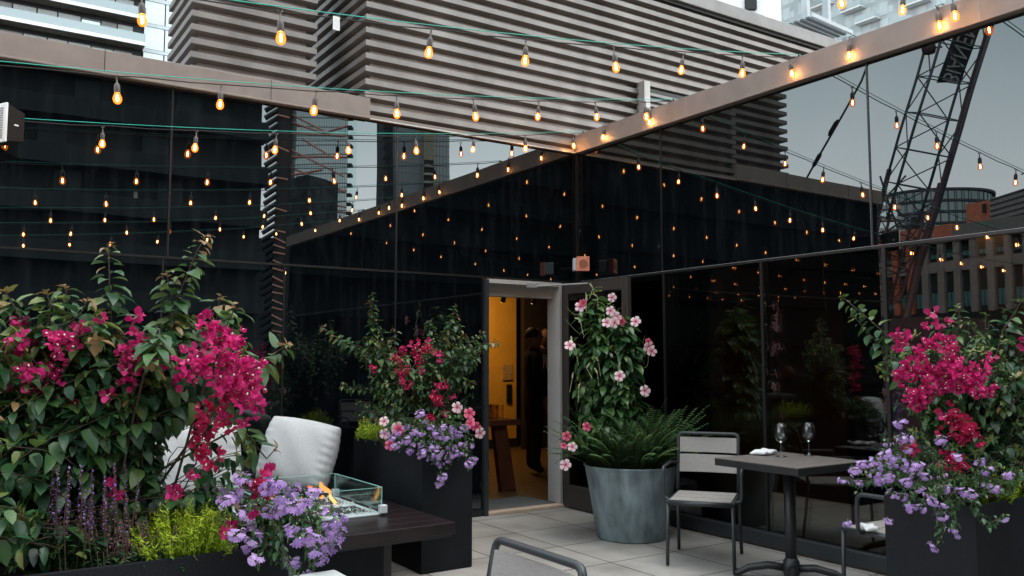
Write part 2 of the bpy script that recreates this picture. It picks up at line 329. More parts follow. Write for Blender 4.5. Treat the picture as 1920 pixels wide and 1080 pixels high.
b = MB().box(-.05, .26, -8.53, -.03, TOPG, TOPG+.18); b.box(-.06, -.04, -8.53, -.05, TOPG-.004, TOPG+.012)
b.build('coping', M_COP, wb, bev=.004)
for yy in (-1.55, -4.0, -6.5): MB().box(-.0515, .2, yy, yy+.004, TOPG+.014, TOPG+.1815).build('coping_joint', M_GREY, wb)

# door in wall A
df = thing('door_frame', (-.65, 0, 0), 'open doorway with pale deep jambs and a dark outer frame in the glass wall', 'doorway')
b = MB().box(-1.09, -1.05, -.03, .2, 0.0, MID-.02); b.build('jamb', M_CHAR, df)
MB().box(-1.05, -1.02, .03, .2, .03, MID-.05).build('jamb', M_CHAR, df)
MB().box(-.232, -.2, .0, .195, .03, MID-.05).build('jamb', M_JAMB, df)
MB().box(-1.05, -.2, .0, .195, MID-.05, MID-.012).build('soffit', M_JAMB, df)
MB().box(-1.02, -.232, .10, .195, MID-.16, MID-.05).build('header', M_JAMB, df)
MB().box(-1.05, -.2, -.045, .06, .0, .028).build('sill', M_WOODS, df, bev=.004)
MB().box(-1.05, -.232, .06, .6, .013, .024).build('door_mat', M_MAT, df)
dl = thing('door_leaf', (-.2, -.03, 0), 'open glazed door leaf with bronze grey stiles standing out by the pot', 'door')
x0, x1 = -.225, -.18
b = MB().box(x0, x1, -.98, -.90, .02, MID-.03).box(x0, x1, -.12, -.04, .02, MID-.03).box(x0, x1, -.90, -.12, MID-.13, MID-.03).box(x0, x1, -.90, -.12, .02, .22)
b.build('stile_frame', mat('bronze_frame', (.045, .038, .034), .5), dl, bev=.003)
MB().box(x0+.015, x1-.015, -.90, -.12, .22, MID-.13).build('glass', G_CLR, dl)
MB().tube([(x0-.05, -.84, .9), (x0-.05, -.84, 1.25)], .012).tube([(x0, -.84, .93), (x0-.05, -.84, .93)], .008).tube([(x0, -.84, 1.22), (x0-.05, -.84, 1.22)], .008).build('handle', M_CHAR, dl)
cl = MB().box(-.62, -.5, -.03, -.002, MID-.075, MID-.035); cl.tube([(-.52, -.02, MID-.06), (-.24, -.45, MID-.05)], .008)
tag(cl.build('door_closer', M_GREY), 'thin metal door closer arm above the doorway', 'door closer')

# corrugated penthouse blocks
def ribbed(x0, x1, y0, y1, z0, z1, pitch=.113, amp=.072):
    b = MB(); prof = []; z = z0
    while z < z1-pitch:
        prof += [(0, z), (0, z+.028), (amp, z+.044), (amp, z+.092), (0, z+pitch-.0005)]; z += pitch
    prof.append((0, z1)); n = 0; vs = []
    for d, zz in prof: vs += [(x0-d, y0-d, zz), (x1+d, y0-d, zz), (x1+d, y1+d, zz), (x0-d, y1+d, zz)]
    fs = [(4*i+j, 4*i+(j+1) % 4, 4*i+4+(j+1) % 4, 4*i+4+j) for i in range(len(prof)-1) for j in range(4)]
    k = 4*(len(prof)-1); fs.append((k, k+1, k+2, k+3)); b._add(vs, fs)
    return b
def screws(xs, y, z0, n, pitch=.113, off=.055):
    b = MB()
    for x in xs:
        for i in range(n): b.tube([(x, y-off, z0+i*pitch+.05), (x, y-off-.008, z0+i*pitch+.05)], .008, 6)
    return b
fl = 5.62
c1 = thing('corrugated_penthouse', (0, 2, 3.45), 'large grey corrugated metal penthouse rising above the corner of the glass walls', 'building')
Z1 = PY(1340, 12, .03).z
ribbed(-2.21, 7.5, .06, 5.5, 3.457, Z1-.10).build('cladding', M_CLAD, c1, fix=False)
screws([-2.21+.12+i*.62 for i in range(14)], .06, 3.457, int((Z1-3.6)/.113)).build('screws', M_SCREW, c1)
MB().box(-2.30, 7.6, -.03, 5.6, Z1-.10, Z1+.05).build('parapet_fascia', M_FASC, c1, bev=.006)
MB().box(-2.25, 7.5, 0.01, 5.5, Z1-.13, Z1-.10).build('shadow_gap', M_BLK, c1)
p = PY(1203, 200, -.02)
lv = thing('wall_louvre', (p.x, -.02, p.z), 'dark louvred vent with a pale upright trim set into the corrugated cladding', 'vent')
MB().box(p.x-.03, p.x+.05, -.10, .02, 3.46, 4.30).build('trim', M_LINE, lv)
MB().box(p.x+.05, p.x+1.5, -.06, .02, 3.46, 4.24).build('opening', M_BLK, lv)
b = MB()
for k in range(12): b.box(p.x+.05, p.x+1.5, -.08, -.061, 3.50+k*.06, 3.53+k*.06)
b.build('slats', M_FASC, lv)
c2 = thing('corrugated_penthouse', (-3.1, .8, 3.45), 'narrow corrugated metal block standing left of the larger corrugated penthouse', 'building')
ribbed(-3.56, -2.66, .40, 1.15, 3.30, 6.2).build('cladding', M_CLAD, c2, fix=False)
screws([-3.5, -3.1, -2.72], .40, 3.30, 24).build('screws', M_SCREW, c2)
MB().box(-3.66, -2.56, .3, 1.25, 6.2, 6.4).build('parapet_fascia', M_FASC, c2)

# interior
MB().box(-5, 6, 0.19, 9, 2.62, 2.7)
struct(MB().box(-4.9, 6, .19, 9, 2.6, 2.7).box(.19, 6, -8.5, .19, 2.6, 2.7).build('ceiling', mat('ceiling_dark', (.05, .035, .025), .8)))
yw = MB().box(-3, 2.42, 4.7, 4.8, .013, 2.6); tag(yw.build('interior_wall', M_WARMW), 'ochre lit wall seen through the open doorway', 'wall')
yb = MB().box(-3, 2.42, 4.67, 4.699, .013, .15); tag(yb.build('skirting_board', M_DKBR), 'dark skirting board along the foot of the ochre wall', 'skirting board')
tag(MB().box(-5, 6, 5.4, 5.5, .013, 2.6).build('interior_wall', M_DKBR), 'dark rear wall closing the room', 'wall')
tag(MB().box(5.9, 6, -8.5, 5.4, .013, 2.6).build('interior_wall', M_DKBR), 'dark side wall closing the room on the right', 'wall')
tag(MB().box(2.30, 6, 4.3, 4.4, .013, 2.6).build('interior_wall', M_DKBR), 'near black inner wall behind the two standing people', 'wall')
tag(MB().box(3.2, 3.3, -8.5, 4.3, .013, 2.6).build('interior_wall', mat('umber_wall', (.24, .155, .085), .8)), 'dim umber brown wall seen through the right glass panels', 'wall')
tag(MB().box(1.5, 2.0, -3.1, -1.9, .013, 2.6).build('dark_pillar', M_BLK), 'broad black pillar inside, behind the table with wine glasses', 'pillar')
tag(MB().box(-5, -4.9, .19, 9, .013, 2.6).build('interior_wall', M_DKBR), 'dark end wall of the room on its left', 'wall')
def area(name, loc, e, size, colr, rot):
    l = bpy.data.lights.new(name, 'AREA'); l.energy = e; l.size = size; l.color = colr; o = bpy.data.objects.new(name, l); col.objects.link(o); o.location = loc; o.rotation_euler = rot; return o
area('room_light', (1.2, 3.6, 2.45), 13, .35, (1, .62, .22), (radians(35), 0, 0))
area('room_light', (.6, 2.4, 2.5), 2.5, .3, (1, .62, .3), (0, 0, 0))
area('room_light', (2.2, -3.5, 2.5), 7, .5, (1, .6, .3), (0, 0, 0))  # added light without a fixture, brightens the umber wall
tr = thing('track_light', (.9, 3.3, 2.35), 'brass track light rail glinting under the ceiling inside the doorway', 'lamp')
MB().box(.3, 2.1, 3.0, 3.04, 2.26, 2.30).build('rail', mat('brass', (.8, .5, .12), .25, .9), tr)
for k in range(3):
    MB().tube([(.6+k*.5, 3.02, 2.26), (.6+k*.5, 3.06, 2.16)], .035, 12).build('spot_head', M_BLK, tr)
    MB().lathe([(0, 0), (.03, 0)], 12, (.6+k*.5, 3.06, 2.155)).build('lens', emis('spot_glow', (1, .6, .15), 3), tr)
p = PY(952, 698, 4.69)
tag(MB().box(p.x-.09, p.x+.09, 4.675, 4.699, p.z-.12, p.z+.12).build('wall_notice', M_NOTE), 'small framed paper notice on the ochre wall', 'notice')
p = PY(954, 735, 4.69)
tag(MB().box(p.x-.045, p.x+.045, 4.66, 4.699, p.z-.17, p.z+.12).build('wall_telephone', M_BLK, bev=.01), 'slim black wall panel below the paper notice', 'wall panel')
it = thing('trestle_table', (-.7, 1.45, 0), 'dark walnut trestle table with glasses on it inside the doorway', 'table')
q = PZ(974, 786, .76); xe = q.x; ye = q.y-.02
MB().box(xe-1.9, xe, ye, ye+.75, .70, .76).build('tabletop', M_DTAB, it, bev=.006)
for sy in (0, 1):
    y = ye+.05+sy*.58
    MB()._add([(xe-.30, y, .70), (xe-.14, y, .70), (xe-.14, y+.07, .70), (xe-.30, y+.07, .70), (xe-.20, y, .013), (xe-.02, y, .013), (xe-.02, y+.07, .013), (xe-.20, y+.07, .013)],
              [(0, 1, 2, 3), (7, 6, 5, 4), (0, 4, 5, 1), (1, 5, 6, 2), (2, 6, 7, 3), (3, 7, 4, 0)]).build('leg', M_DTAB, it)
    MB().box(xe-1.7, xe-1.55, y, y+.07, .013, .70).build('leg', M_DTAB, it)
MB().box(xe-1.6, xe-.2, ye+.3, ye+.36, .20, .30).build('stretcher', M_DTAB, it)
TUMB = M_WINE.copy(); TUMB.name = 'tumbler_glass'
TUMB.node_tree.nodes['Transparent BSDF'].inputs[0].default_value = (.96, .94, .88, 1); TUMB.node_tree.nodes['Layer Weight'].inputs[0].default_value = .06
gp = MB().lathe([(.0, .004), (.026, .004), (.030, .155), (.032, .155), (.029, 0), (0, 0)], 16)
pg = None; k = 0
for i in range(6):
    for j in range(3):
        loc = (xe-.20-.075*i-.03*(j % 2), ye+.08+.09*j, .761)
        if pg is None: pg = gp.build('tumbler', TUMB, smooth=True); g = pg
        else: g = pg.copy(); col.objects.link(g)
        g.location = loc; tag(g, 'clear tumbler in the rows of glasses on the walnut table indoors', 'glass', 'tumblers on the walnut table')
# ------------------------------------------------------------------ the city around (seen directly and in the glass)
class Fr:
    """a facade line: u along it, v out towards the viewer, z up; mir 'A'/'B' places it where the glass shows it"""
    def __init__(s, pl, fl, pr, fr, mir=None):
        a = PD(pl, 540, fl); b = PD(pr, 540, fr); a.z = b.z = 0; s.a = a; s.U = (b-a).normalized(); s.n = V((s.U.y, -s.U.x, 0))
        if s.n.dot(CAM-a) < 0: s.n = -s.n
        s.w = (b-a).length; s.mir = mir
    def __call__(s, u, v, z):
        p = s.a + s.U*u + s.n*v; p = V((p.x, p.y, z))
        if s.mir == 'B': p.x = -p.x
        if s.mir == 'A': p.y = -p.y
        return p
    def hit(s, px, row):
        d = ray(px, row); t = (s.a-CAM).dot(s.n)/d.dot(s.n); return CAM+d*t
    def u(s, px): p = s.hit(px, 540); return (p-s.a).dot(s.U)
    def z(s, px, row): return s.hit(px, row).z
    def base(s, u, v=0, z=0): return s(u, v, z)
def bt(F, name, u, label, cat='building', group=None): return thing(name, F(u, -5, -12), label, cat, group)

# pale balconied tower, top left, seen directly
F = Fr(0, 86.9, 255, 94); t = bt(F, 'balcony_tower', 0, 'pale high rise with long white balcony slabs and glass balustrades, upper left')
uE = F.u(256); u0 = uE-75; zf = F.z(255, 79); H = 3.05
zlow = zf-3*H; 
MB().box(u0, uE+14, -16, -2.0, -12, zf+6*H, F).build('wall', M_DARKB, t)
for k in range(-2, 5):
    z = zf+k*H
    b = MB().box(u0, uE, -2.2, 0, z-.22, z, F); b.build('balcony_slab', M_SOFF, t)
    MB().box(u0, uE+.05, 0.0, .06, z-.24, z+.16, F).build('slab_edge', M_WHITE, t)
    MB().box(u0, uE, -.12, -.08, z+.16, z+1.15, F).box(uE-.1, uE-.06, -2, -.12, z+.16, z+1.15, F).build('balustrade', M_BALU, t)
    bl, br_, bd = MB(), MB(), MB(); u = uE-1.0; i = 0
    while u > u0+2:
        wd = R.choice((1.7, 2.0, 2.0, 2.3)); mm = (M_CURT, M_CURT, M_GREY, M_CURT, M_CITYG)[(i*7+k*3) % 5]
        if -1 <= k <= 3 and i < 19: MB().box(u-wd+.08, u-.08, -1.99, -1.9, z+.1, z+2.35, F).build('window', mm, t)
        u -= wd; i += 1
    MB().box(uE, uE+14, -2.05, -1.6, z-.35, z+.05, F).build('spandrel', M_STEELW, t)
    b = MB(); 
    for j in range(6): b.box(uE+.1+j*2.3, uE+.1+j*2.3+2.16, -1.7, -1.64, z+.1, z+H-.4, F)
    b.build('glazing', mat('bright_glazing', (.62, .74, .76), .3, spec=.8), t)
# far balconied tower, top right, seen directly
F = Fr(1478, 163, 1900, 129); t = bt(F, 'balcony_tower', 0, 'grey high rise with rows of small projecting balconies, upper right beyond the fascia')
zb = F.z(1480, 95); 
MB().box(0, F.w+25, -14, 0, -12, zb+40, F).build('wall', mat('tower_grey', (.40, .46, .47), .7, var=.15, vs=.4), t)
for k in range(0, 11):
    z = zb-9+k*3.0
    gl = MB()
    for j in range(20):
        u = .6+j*3.4
        if u > F.w+20: break
        gl.box(u, u+1.5, 0, .05, z+.3, z+2.6, F).box(u+1.6, u+2.5, 0, .05, z+.3, z+1.6, F)
    gl.build('window_row', M_CURT, t)
    if k > 1:
        for j in range(6):
            u = 5.0+j*9.2+(2.8 if k % 2 else 0)
            MB().box(u, u+4.2, 0.05, 1.7, z-.25, z, F).build('balcony', mat('balcony_white', (.7, .7, .68), .7) if (k, j) == (2, 0) else bpy.data.materials['balcony_white'], t)
            MB().box(u+.1, u+4.1, 1.6, 1.64, z, z+1.1, F).box(u+.1, u+.14, .1, 1.6, z, z+1.1, F).build('balustrade', M_BALU, t)
F = Fr(1385, 150, 1446, 150); t = bt(F, 'white_tower', 0, 'white tower sliver with dark stacked balconies, top centre right')
zb = F.z(1400, 60)
MB().box(-8, F.w, -10, 0, -12, zb+30, F).build('wall', M_WHITE, t)
for k in range(6): MB().box(2.2-k*.0, 4.2, -.01, .8, zb+4+k*3, zb+6.2+k*3, F).build('balcony', M_DARKR, t)
# rooftop steel frame on the penthouse
F = Fr(1494, 12.5, 1572, 13.2); t = thing('roof_frame', F(0, 0, 5.4), 'pale steel frame with a slatted platform on the penthouse roof edge', 'steel frame')
za = F.z(1525, 64); 
for px in (1526, 1566): u = F.u(px); MB().box(u-.045, u+.045, -.05, .05, 4.9, za+1.6, F).build('post', M_STEELW, t, bev=.005)
u = F.u(1526)
for px in (1497,): uu = F.u(px)
b = MB()
for k in range(6): b.box(F.u(1496), F.u(1568), -.25+k*.1, -.25+k*.1+.06, za, za+.03, F)
b.build('platform_slats', mat('platform_grey', (.09, .105, .115), .6), t)
MB().box(F.u(1492), F.u(1570), .36, .40, za-.01, za+.05, F).build('edge_beam', M_STEELW, t)

# ---- behind the viewer, shown by the left wall
F = Fr(-2600, 30, 495, 60, 'A'); t = bt(F, 'dark_tower', F.w-20, 'dark tower block with broad balcony bands mirrored in the left glass wall')
uE = F.w
MB().box(0, uE, -12, -1.5, -12, 44, F).build('wall', M_DARKB, t)
for k in range(18):
    z = -11+k*3.1; MB().box(0, uE+.1, -1.5, .0, z, z+1.25, F).build('balcony_band', M_DARKB, t)
for k in range(7, 12):
    for j in range(4): 
        u = uE-6-j*6.3-(k % 3); MB().box(u, u+1.6, -1.49, -1.4, -11+k*3.1+1.3, -11+k*3.1+2.9, F).build('window', mat('dim_window', (.05, .065, .07)) if (k, j) == (7, 0) else bpy.data.materials['dim_window'], t)
F = Fr(488, 300, 534, 300, 'A'); t = bt(F, 'slab_tower', 0, 'slim tower of jutting balcony slabs with coral edges mirrored in the left wall')
MB().box(F.w*.5, F.w, -10, -.5, -12, 150, F).build('wall', mat('dark_umber', (.05, .04, .035), .8), t)  # dark brown wall along the right of the tower
zt = F.z(510, 185); k = 0; z = zt+4
MB().box(-14, F.w+1, -14, -2.2, -12, F.z(510, 445), F).build('sky_cover_block', M_DARKR, t)  # added dark block covering the sky behind the lower slabs
while z > F.z(510, 640):
    d = (k*37 % 5-2)*.35; w2 = F.w*.55
    bb = 0; b = MB()._add([F(0, 0, z-3), F(w2, .2, z+.1), F(w2+.1, 0, z+.1), F(w2+.1, 0, z+.7), F(w2, .2, z+.7), F(0, 0, z-2.4), F(0, -2, z-3), F(w2+.1, -2, z+.1), F(w2+.1, -2, z+.7), F(0, -2, z-2.4)],
        [(0, 1, 4, 5), (1, 2, 3, 4), (5, 4, 3, 8, 9), (0, 6, 7, 2, 1), (0, 5, 9, 6), (2, 7, 8, 3)])
    b.build('balcony_slab', M_GREY if z > F.z(510, 440) else M_DARKB, t)  # low slabs coloured darker, carrying the dimness of the lower pane
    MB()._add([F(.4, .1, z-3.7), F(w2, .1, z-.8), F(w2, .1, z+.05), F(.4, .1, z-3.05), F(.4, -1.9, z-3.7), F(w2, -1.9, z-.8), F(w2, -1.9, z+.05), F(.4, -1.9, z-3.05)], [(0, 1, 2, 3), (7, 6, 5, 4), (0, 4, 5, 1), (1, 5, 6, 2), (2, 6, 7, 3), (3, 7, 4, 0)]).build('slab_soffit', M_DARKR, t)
    if z < F.z(510, 430) or k % 4 == 0: MB().tube([F(w2, .6, z+.5), F(F.w+.3, .6, z-.9+d)], .3, 6).build('coral_edge', M_CORAL, t)
    z -= 2.75; k += 1
F = Fr(530, 305, 647, 305, 'A'); t = bt(F, 'glass_tower', 0, 'pale gridded glass tower crossed by coral diagonal lines, mirrored in the left wall')
z1 = F.z(590, 120); z0 = -12
MB().box(0, F.w, -18, 0, z0, z1, F).build('wall', M_CITYG, t)
b = MB(); nu = 26
for j in range(nu+1): u = F.w*j/nu; b.box(u-.07, u+.07, 0, .12, z0, z1, F)
k = 0; z = z1
while z > -5: b.box(0, F.w, 0, .14, z, z+.4, F); z -= 3.4
b.build('mullion_grid', M_GREY, t)
def diag(F, px0, r0, px1, r1, th=.55):
    u0, z0_, u1, z1_ = F.u(px0), F.z(px0, r0), F.u(px1), F.z(px1, r1)
    return MB().tube([F(u0, .5, z0_), F(u1, .5, z1_)], th, 6)
for a in ((530, 200, 647, 225), (530, 213, 620, 255), (530, 229, 600, 250), (600, 250, 647, 236), (530, 250, 640, 256), (560, 262, 612, 292), (530, 293, 647, 296), (530, 276, 640, 330), (530, 310, 560, 320),
          (560, 320, 647, 360), (530, 328, 600, 318), (530, 353, 647, 356), (530, 366, 647, 388), (530, 391, 600, 388), (560, 380, 647, 400), (530, 340, 575, 334), (530, 402, 600, 415), (530, 425, 575, 418)):
    diag(F, *a, th=.3).build('coral_rail', M_CORAL, t)
z = F.z(646, 205)
while z > 0: MB().box(F.w, F.w+1.6, -3, .5, z, z+.9, F).build('balcony_end', M_DARKB, t); z -= 2.7*1.3
F = Fr(536, 120, 575, 118, 'A'); t = bt(F, 'dark_building', 0, 'dark textured building in front of the glass tower, mirrored in the left wall')
MB().box(0, F.w, -6, 0, -12, F.z(550, 332), F).build('wall', mat('dark_texture', (.04, .045, .05), .9, var=.8, vs=.9), t)
MB().box(.5, F.w*.7, -5, -1, F.z(550, 332), F.z(550, 326), F).build('roof_plant', M_DARKB, t)
F = Fr(722, 260, 845, 268, 'A'); t = bt(F, 'glass_tower', 0, 'pair of grey glass towers with a tan central bay, mirrored near the corner')
uu = F.u
MB().box(0, uu(745), -14, -3, -12, F.z(730, 190), F).build('dark_wing', M_DARKB, t)
MB().box(uu(738), uu(790), -14, 0, -12, F.z(760, 190), F).build('wall', mat('grey_glass', (.24, .29, .31), .4), t)
MB().box(uu(790), uu(810), -14, 1.5, -12, F.z(800, 236), F).build('tan_bay', M_TAN, t)
MB().box(uu(812), uu(843), -14, -1, -12, F.z(830, 190), F).build('pale_wing', mat('pale_glass', (.42, .48, .49), .4), t)
b = MB()
for j in range(8): u = uu(738)+j*(uu(790)-uu(738))/8; b.box(u, u+.16, 0, .12, -12, F.z(760, 190), F)
for j in range(5): u = uu(812)+j*(uu(843)-uu(812))/5; b.box(u, u+.16, -1, -.88, -12, F.z(830, 190), F)
for j in range(6): u = uu(790)+j*(uu(810)-uu(790))/6; b.box(u, u+.16, 1.5, 1.62, -12, F.z(800, 236), F)
z = F.z(760, 190)
while z > 0: b.box(uu(738), uu(790), 0, .14, z, z+.45, F).box(uu(812), uu(843), -1, -.86, z, z+.3, F); z -= 3.2
b.build('mullion_grid', M_GREY, t)
z = F.z(800, 312)
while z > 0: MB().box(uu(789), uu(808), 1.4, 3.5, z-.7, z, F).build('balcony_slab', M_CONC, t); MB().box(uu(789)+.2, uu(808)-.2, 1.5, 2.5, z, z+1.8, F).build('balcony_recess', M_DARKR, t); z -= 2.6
z = F.z(740, 200)
while z > 0: MB().box(-.6, .0, -4, -2, z, z+1, F).build('balcony_end', M_DARKB, t); z -= 3.2

t = thing('dark_tower', (-85, -56, -12), 'unseen wide dark slab added behind the viewer to darken the corner glass', 'building')
MB().box(-130, -46, -72, -56, -12, 52).build('wall', M_DARKB, t)  # added to block sky that the corner glass would mirror
for k in range(12): MB().box(-130, -46, -56, -55.2, -6+k*4.4, -4.6+k*4.4).build('floor_band', M_DARKB, t)
# ---- to the left of the viewer, shown by the right wall
F = Fr(1655, 110, 1925, 93.5, 'B'); t = bt(F, 'office_block', 2, 'brown stone office block with tall recessed window bays, mirrored in the right wall')
uu = F.u; zt = F.z(1700, 455)
MB().box(-3, F.w+8, -20, -.5, -12, zt+.3, F).build('wall', M_DARKR, t)
n = 9; du = F.w/n; zm = F.z(1660, 512); zg = F.z(1660, 562)
stz = MB()
for j in range(n+2):
    u = j*du; MB().box(u-.42, u+.42, -.5, 0, -12, zt, F).build('pier', M_BRICK if j in (1, 2) else M_BRNW, t)
MB().box(-3, F.w+8, -1.2, .1, zt-.6, zt+1.3, F).build('roof_band', mat('brown_grey_band', (.20, .18, .17), .9), t)
MB().box(-3, uu(1790), -1.2, .16, zt, zt+1.5, F).build('brick_parapet', M_BRICK, t)
MB().box(-3, F.w+8, -1.2, -.1, zm-.6, zm+.7, F).build('spandrel', M_BRNW, t)
teal = glassmat('teal_window', .05, (.8, 1, 1), None, (.12, .27, .28))
for j in range(n+1):
    for z0, z1 in ((zm+1, zt-1.2), (zg-2, zm-.8)):
        u = j*du+.5; h = z1-z0
        f = MB().box(u, u+du-1, -.49, -.42, z0, z1, F).build('window', M_CITYD, t)
        MB().box(u+.1, u+du*.5-.55, -.41, -.38, z0+h*.12, z0+h*.5, F).box(u+du*.5-.45, u+du-1.1, -.41, -.38, z0+h*.12, z0+h*.5, F).build('pane', teal, f)
MB().box(-3, F.w+8, .2, 1.5, -12, zg-2.2, F).build('podium', M_DARKR, t)
for px in (1772, 1810): b = MB().box(uu(px), uu(px)+1.6, -.37, -.34, zm+3, zm+3.25, F); b.build('lit_ceiling', emis('office_light', (1, .72, .2), 1.2) if px == 1772 else bpy.data.materials['office_light'], t)
F = Fr(1817, 130, 1866, 126, 'B'); t = bt(F, 'brick_block', 0, 'plain orange brick rooftop block mirrored in the right wall')
MB().box(0, F.w+1, -8, 0, -12, F.z(1840, 378), F).build('wall', M_BRICK, t)
MB().box(F.w*.7, F.w*.8, 0, .4, F.z(1840, 400), F.z(1840, 384), F).build('flue', M_DARKR, t)
F = Fr(1862, 118, 1950, 108, 'B'); t = bt(F, 'louvred_block', 0, 'grey louvred rooftop plant block mirrored in the right wall')
zt = F.z(1880, 366)
MB().box(0, F.w+8, -12, 0, -12, zt, F).build('wall', mat('louvre_brown', (.30, .27, .245), .8), t)
b = MB(); z = zt-.3
for k in range(16): b.box(.2, F.w+8, 0, .12, z-k*.75, z-k*.75+.2, F)
b.build('louvres', M_DARKB, t)
b = MB().tube([F(5, -2, zt), F(5, -2, zt+4)], .12, 6).tube([F(7, -2, zt), F(7, -2, zt+3.4)], .1, 6).tube([F(4, -2, zt+2.6), F(9, -2, zt+2.9)], .08, 6); b.build('antenna', M_DARKB, t)
# cylindrical tower
ctr = PD(1752, 540, 265); rad = 17.5; t = thing('round_tower', (-ctr.x, ctr.y, -12), 'dark glass cylindrical tower with curved floor bands, mirrored in the right wall', 'building')
c_ = PD(1752, 352, 265-17); zt = c_.z
MB().lathe([(rad-.6, -12), (rad-.6, zt)], 64, (-ctr.x, ctr.y, 0), cap=True).build('wall', M_CITYD, t, smooth=False)
for k in range(14):
    z = zt-.6-k*3.4; MB().lathe([(rad-.7, z), (rad+.15, z), (rad+.15, z+.7), (rad-.7, z+.7)], 64, (-ctr.x, ctr.y, 0)).build('floor_band', M_DARKB, t)
b = MB()
for j in range(48): a = 2*pi*j/48; b.tube([(-ctr.x+rad*cos(a), ctr.y+rad*sin(a), -10), (-ctr.x+rad*cos(a), ctr.y+rad*sin(a), zt)], .12, 4)
b.build('mullions', M_DARKB, t)
F = Fr(1628, 235, 1690, 235, 'B'); t = bt(F, 'balcony_block', 0, 'pale stepped balcony block behind the crane base, mirrored in the right wall')
zt = F.z(1650, 372)
MB().box(0, F.w, -10, 0, -12, zt, F).build('wall', M_BRICK, t)
for k in range(7):
    z = zt-3.2-k*3.2; MB().box(-.3, F.w+.5, 0, 1.2, z, z+1.1, F).build('balcony', M_CONC, t)
    MB().box(.5, F.w, .01, .1, z+1.1, z+2.9, F).build('window_band', M_CITYG, t)
# crane
def lattice(A, B, wid, dep, nseg, r1, r2, side):
    A, B = V(A), V(B); ax = (B-A).normalized(); s = side.normalized(); s = (s-ax*s.dot(ax)).normalized(); q = ax.cross(s)
    c4 = [s*(wid/2)+q*(dep/2), -s*(wid/2)+q*(dep/2), -s*(wid/2)-q*(dep/2), s*(wid/2)-q*(dep/2)]
    ch, br = MB(), MB()
    for c in c4: ch.tube([A+c, B+c], r1, 8)
    for i in range(nseg):
        a = A+(B-A)*(i/nseg); b2 = A+(B-A)*((i+1)/nseg)
        for j in range(4):
            p, q2 = c4[j], c4[(j+1) % 4]
            if i % 2: p, q2 = q2, p
            br.tube([a+p, b2+q2], r2, 5); br.tube([a+p, a+q2], r2, 5)
    return ch, br, s, q, ax
mb = lambda p: V((-p.x, p.y, p.z))
A0 = mb(PD(1694, 415, 46)); B0 = mb(PD(1834, -60, 42))
t = thing('lattice_crane', (A0.x, A0.y, -12), 'tall lattice crane boom with a black lettered panel, leaning in the right wall reflection', 'crane')
S = mb(PD(1800, 300, 46))-mb(PD(1700, 300, 46))
ch, br, s_, q_, ax = lattice(A0, B0, 2.4, 1.5, 7, .075, .035, S)
ch.build('boom_chords', M_CRANE2, t, smooth=True); br.build('boom_braces', M_CRANE2, t)
MB().tube([A0+s_*1.25+q_*.5, B0+s_*1.25+q_*.5], .17, 10).build('hoist_line_duct', M_CRANE, t)
A1 = mb(PD(1650, 560, 46)); 
ch, br, *_ = lattice(A1, A0-s_*.1, 1.7, 1.3, 5, .08, .035, S); ch.build('lower_boom_chords', M_CRANE, t); br.build('lower_boom_braces', M_CRANE, t)
A2 = mb(PD(1700, 600, 45)); A3 = mb(PD(1765, 345, 46)); MB().tube([A2, mb(PD(1722, 500, 46)), A3], .22, 8).build('backstay_mast', M_CRANE, t)
for k, (pa, ra, pb_, rb) in enumerate(((1640, 450, 1755, 375), (1640, 360, 1740, 440), (1636, 400, 1700, 330), (1650, 330, 1690, 440))):
    MB().tube([mb(PD(pa, ra, 47)), mb(PD(pb_, rb, 47))], .06, 5).build('stay', M_CRANE2, t)
MB().tube([mb(PD(1640, 435, 48)), mb(PD(1668, 318, 48))], .16, 6).build('gantry', M_CRANE, t)
MB().box(A2.x-2.5, A2.x+2.5, A2.y-3, A2.y+3, -12, A2.z).build('crane_body', M_CRANE, t)
# sign panel carried by the boom, facing the glass
p1 = mb(PD(1757, 156, 43.2)); p2 = mb(PD(1800, 35, 42.4)); sd = (mb(PD(1790, 156, 43.2))-p1)*1.35; ny = sd.cross(p2-p1).normalized()
vw = mb(CAM)
if ny.dot(vw-p1) < 0: ny = -ny
b = MB(); vs = [p1, p1+sd, p2+sd, p2]; b._add([v for v in vs]+[v-ny*.12 for v in vs], [(0, 1, 2, 3), (7, 6, 5, 4), (0, 4, 5, 1), (1, 5, 6, 2), (2, 6, 7, 3), (3, 7, 4, 0)])
sg = b.build('sign_panel', M_SIGNB, t)
cu = bpy.data.curves.new('lettering', 'FONT'); cu.body = 'BIANEN'; cu.size = 1; cu.extrude = .01; cu.align_x = 'LEFT'; cu.space_character = 1.0
to = bpy.data.objects.new('tmp', cu); col.objects.link(to); bpy.context.view_layer.update()
me = bpy.data.meshes.new_from_object(to.evaluated_get(bpy.context.evaluated_depsgraph_get())); bpy.data.objects.remove(to)
xs = [v.co.x for v in me.vertices]; ys = [v.co.y for v in me.vertices]; wx, hy = max(xs), max(ys)
X = (p2-p1); Lx = X.length; X = X.normalized(); Y = ny.cross(X).normalized()
hgt = sd.length; o0 = p1 + ny*.03
if Y.dot(sd) < 0: o0 = o0 + sd
for v in me.vertices:
    v.co = o0 + X*(.04*Lx + v.co.x/wx*.92*Lx) + Y*(hgt*.14 + v.co.y/hy*hgt*.72) + ny*v.co.z - V(t.location)
me.materials.clear(); me.materials.append(M_SIGNW); lo = bpy.data.objects.new('lettering', me); col.objects.link(lo); lo.parent = sg
MB().tube([mb(PD(1740, 91, 43)), mb(PD(1765, 88, 43))], .05, 6).build('lamp_arm', M_CRANE2, t)
MB().lathe([(0, -.35), (.3, -.25), (.36, 0), (.3, .25), (0, .35)], 14, mb(PD(1740, 91, 43))).build('lamp', M_CRANE, t, smooth=True)

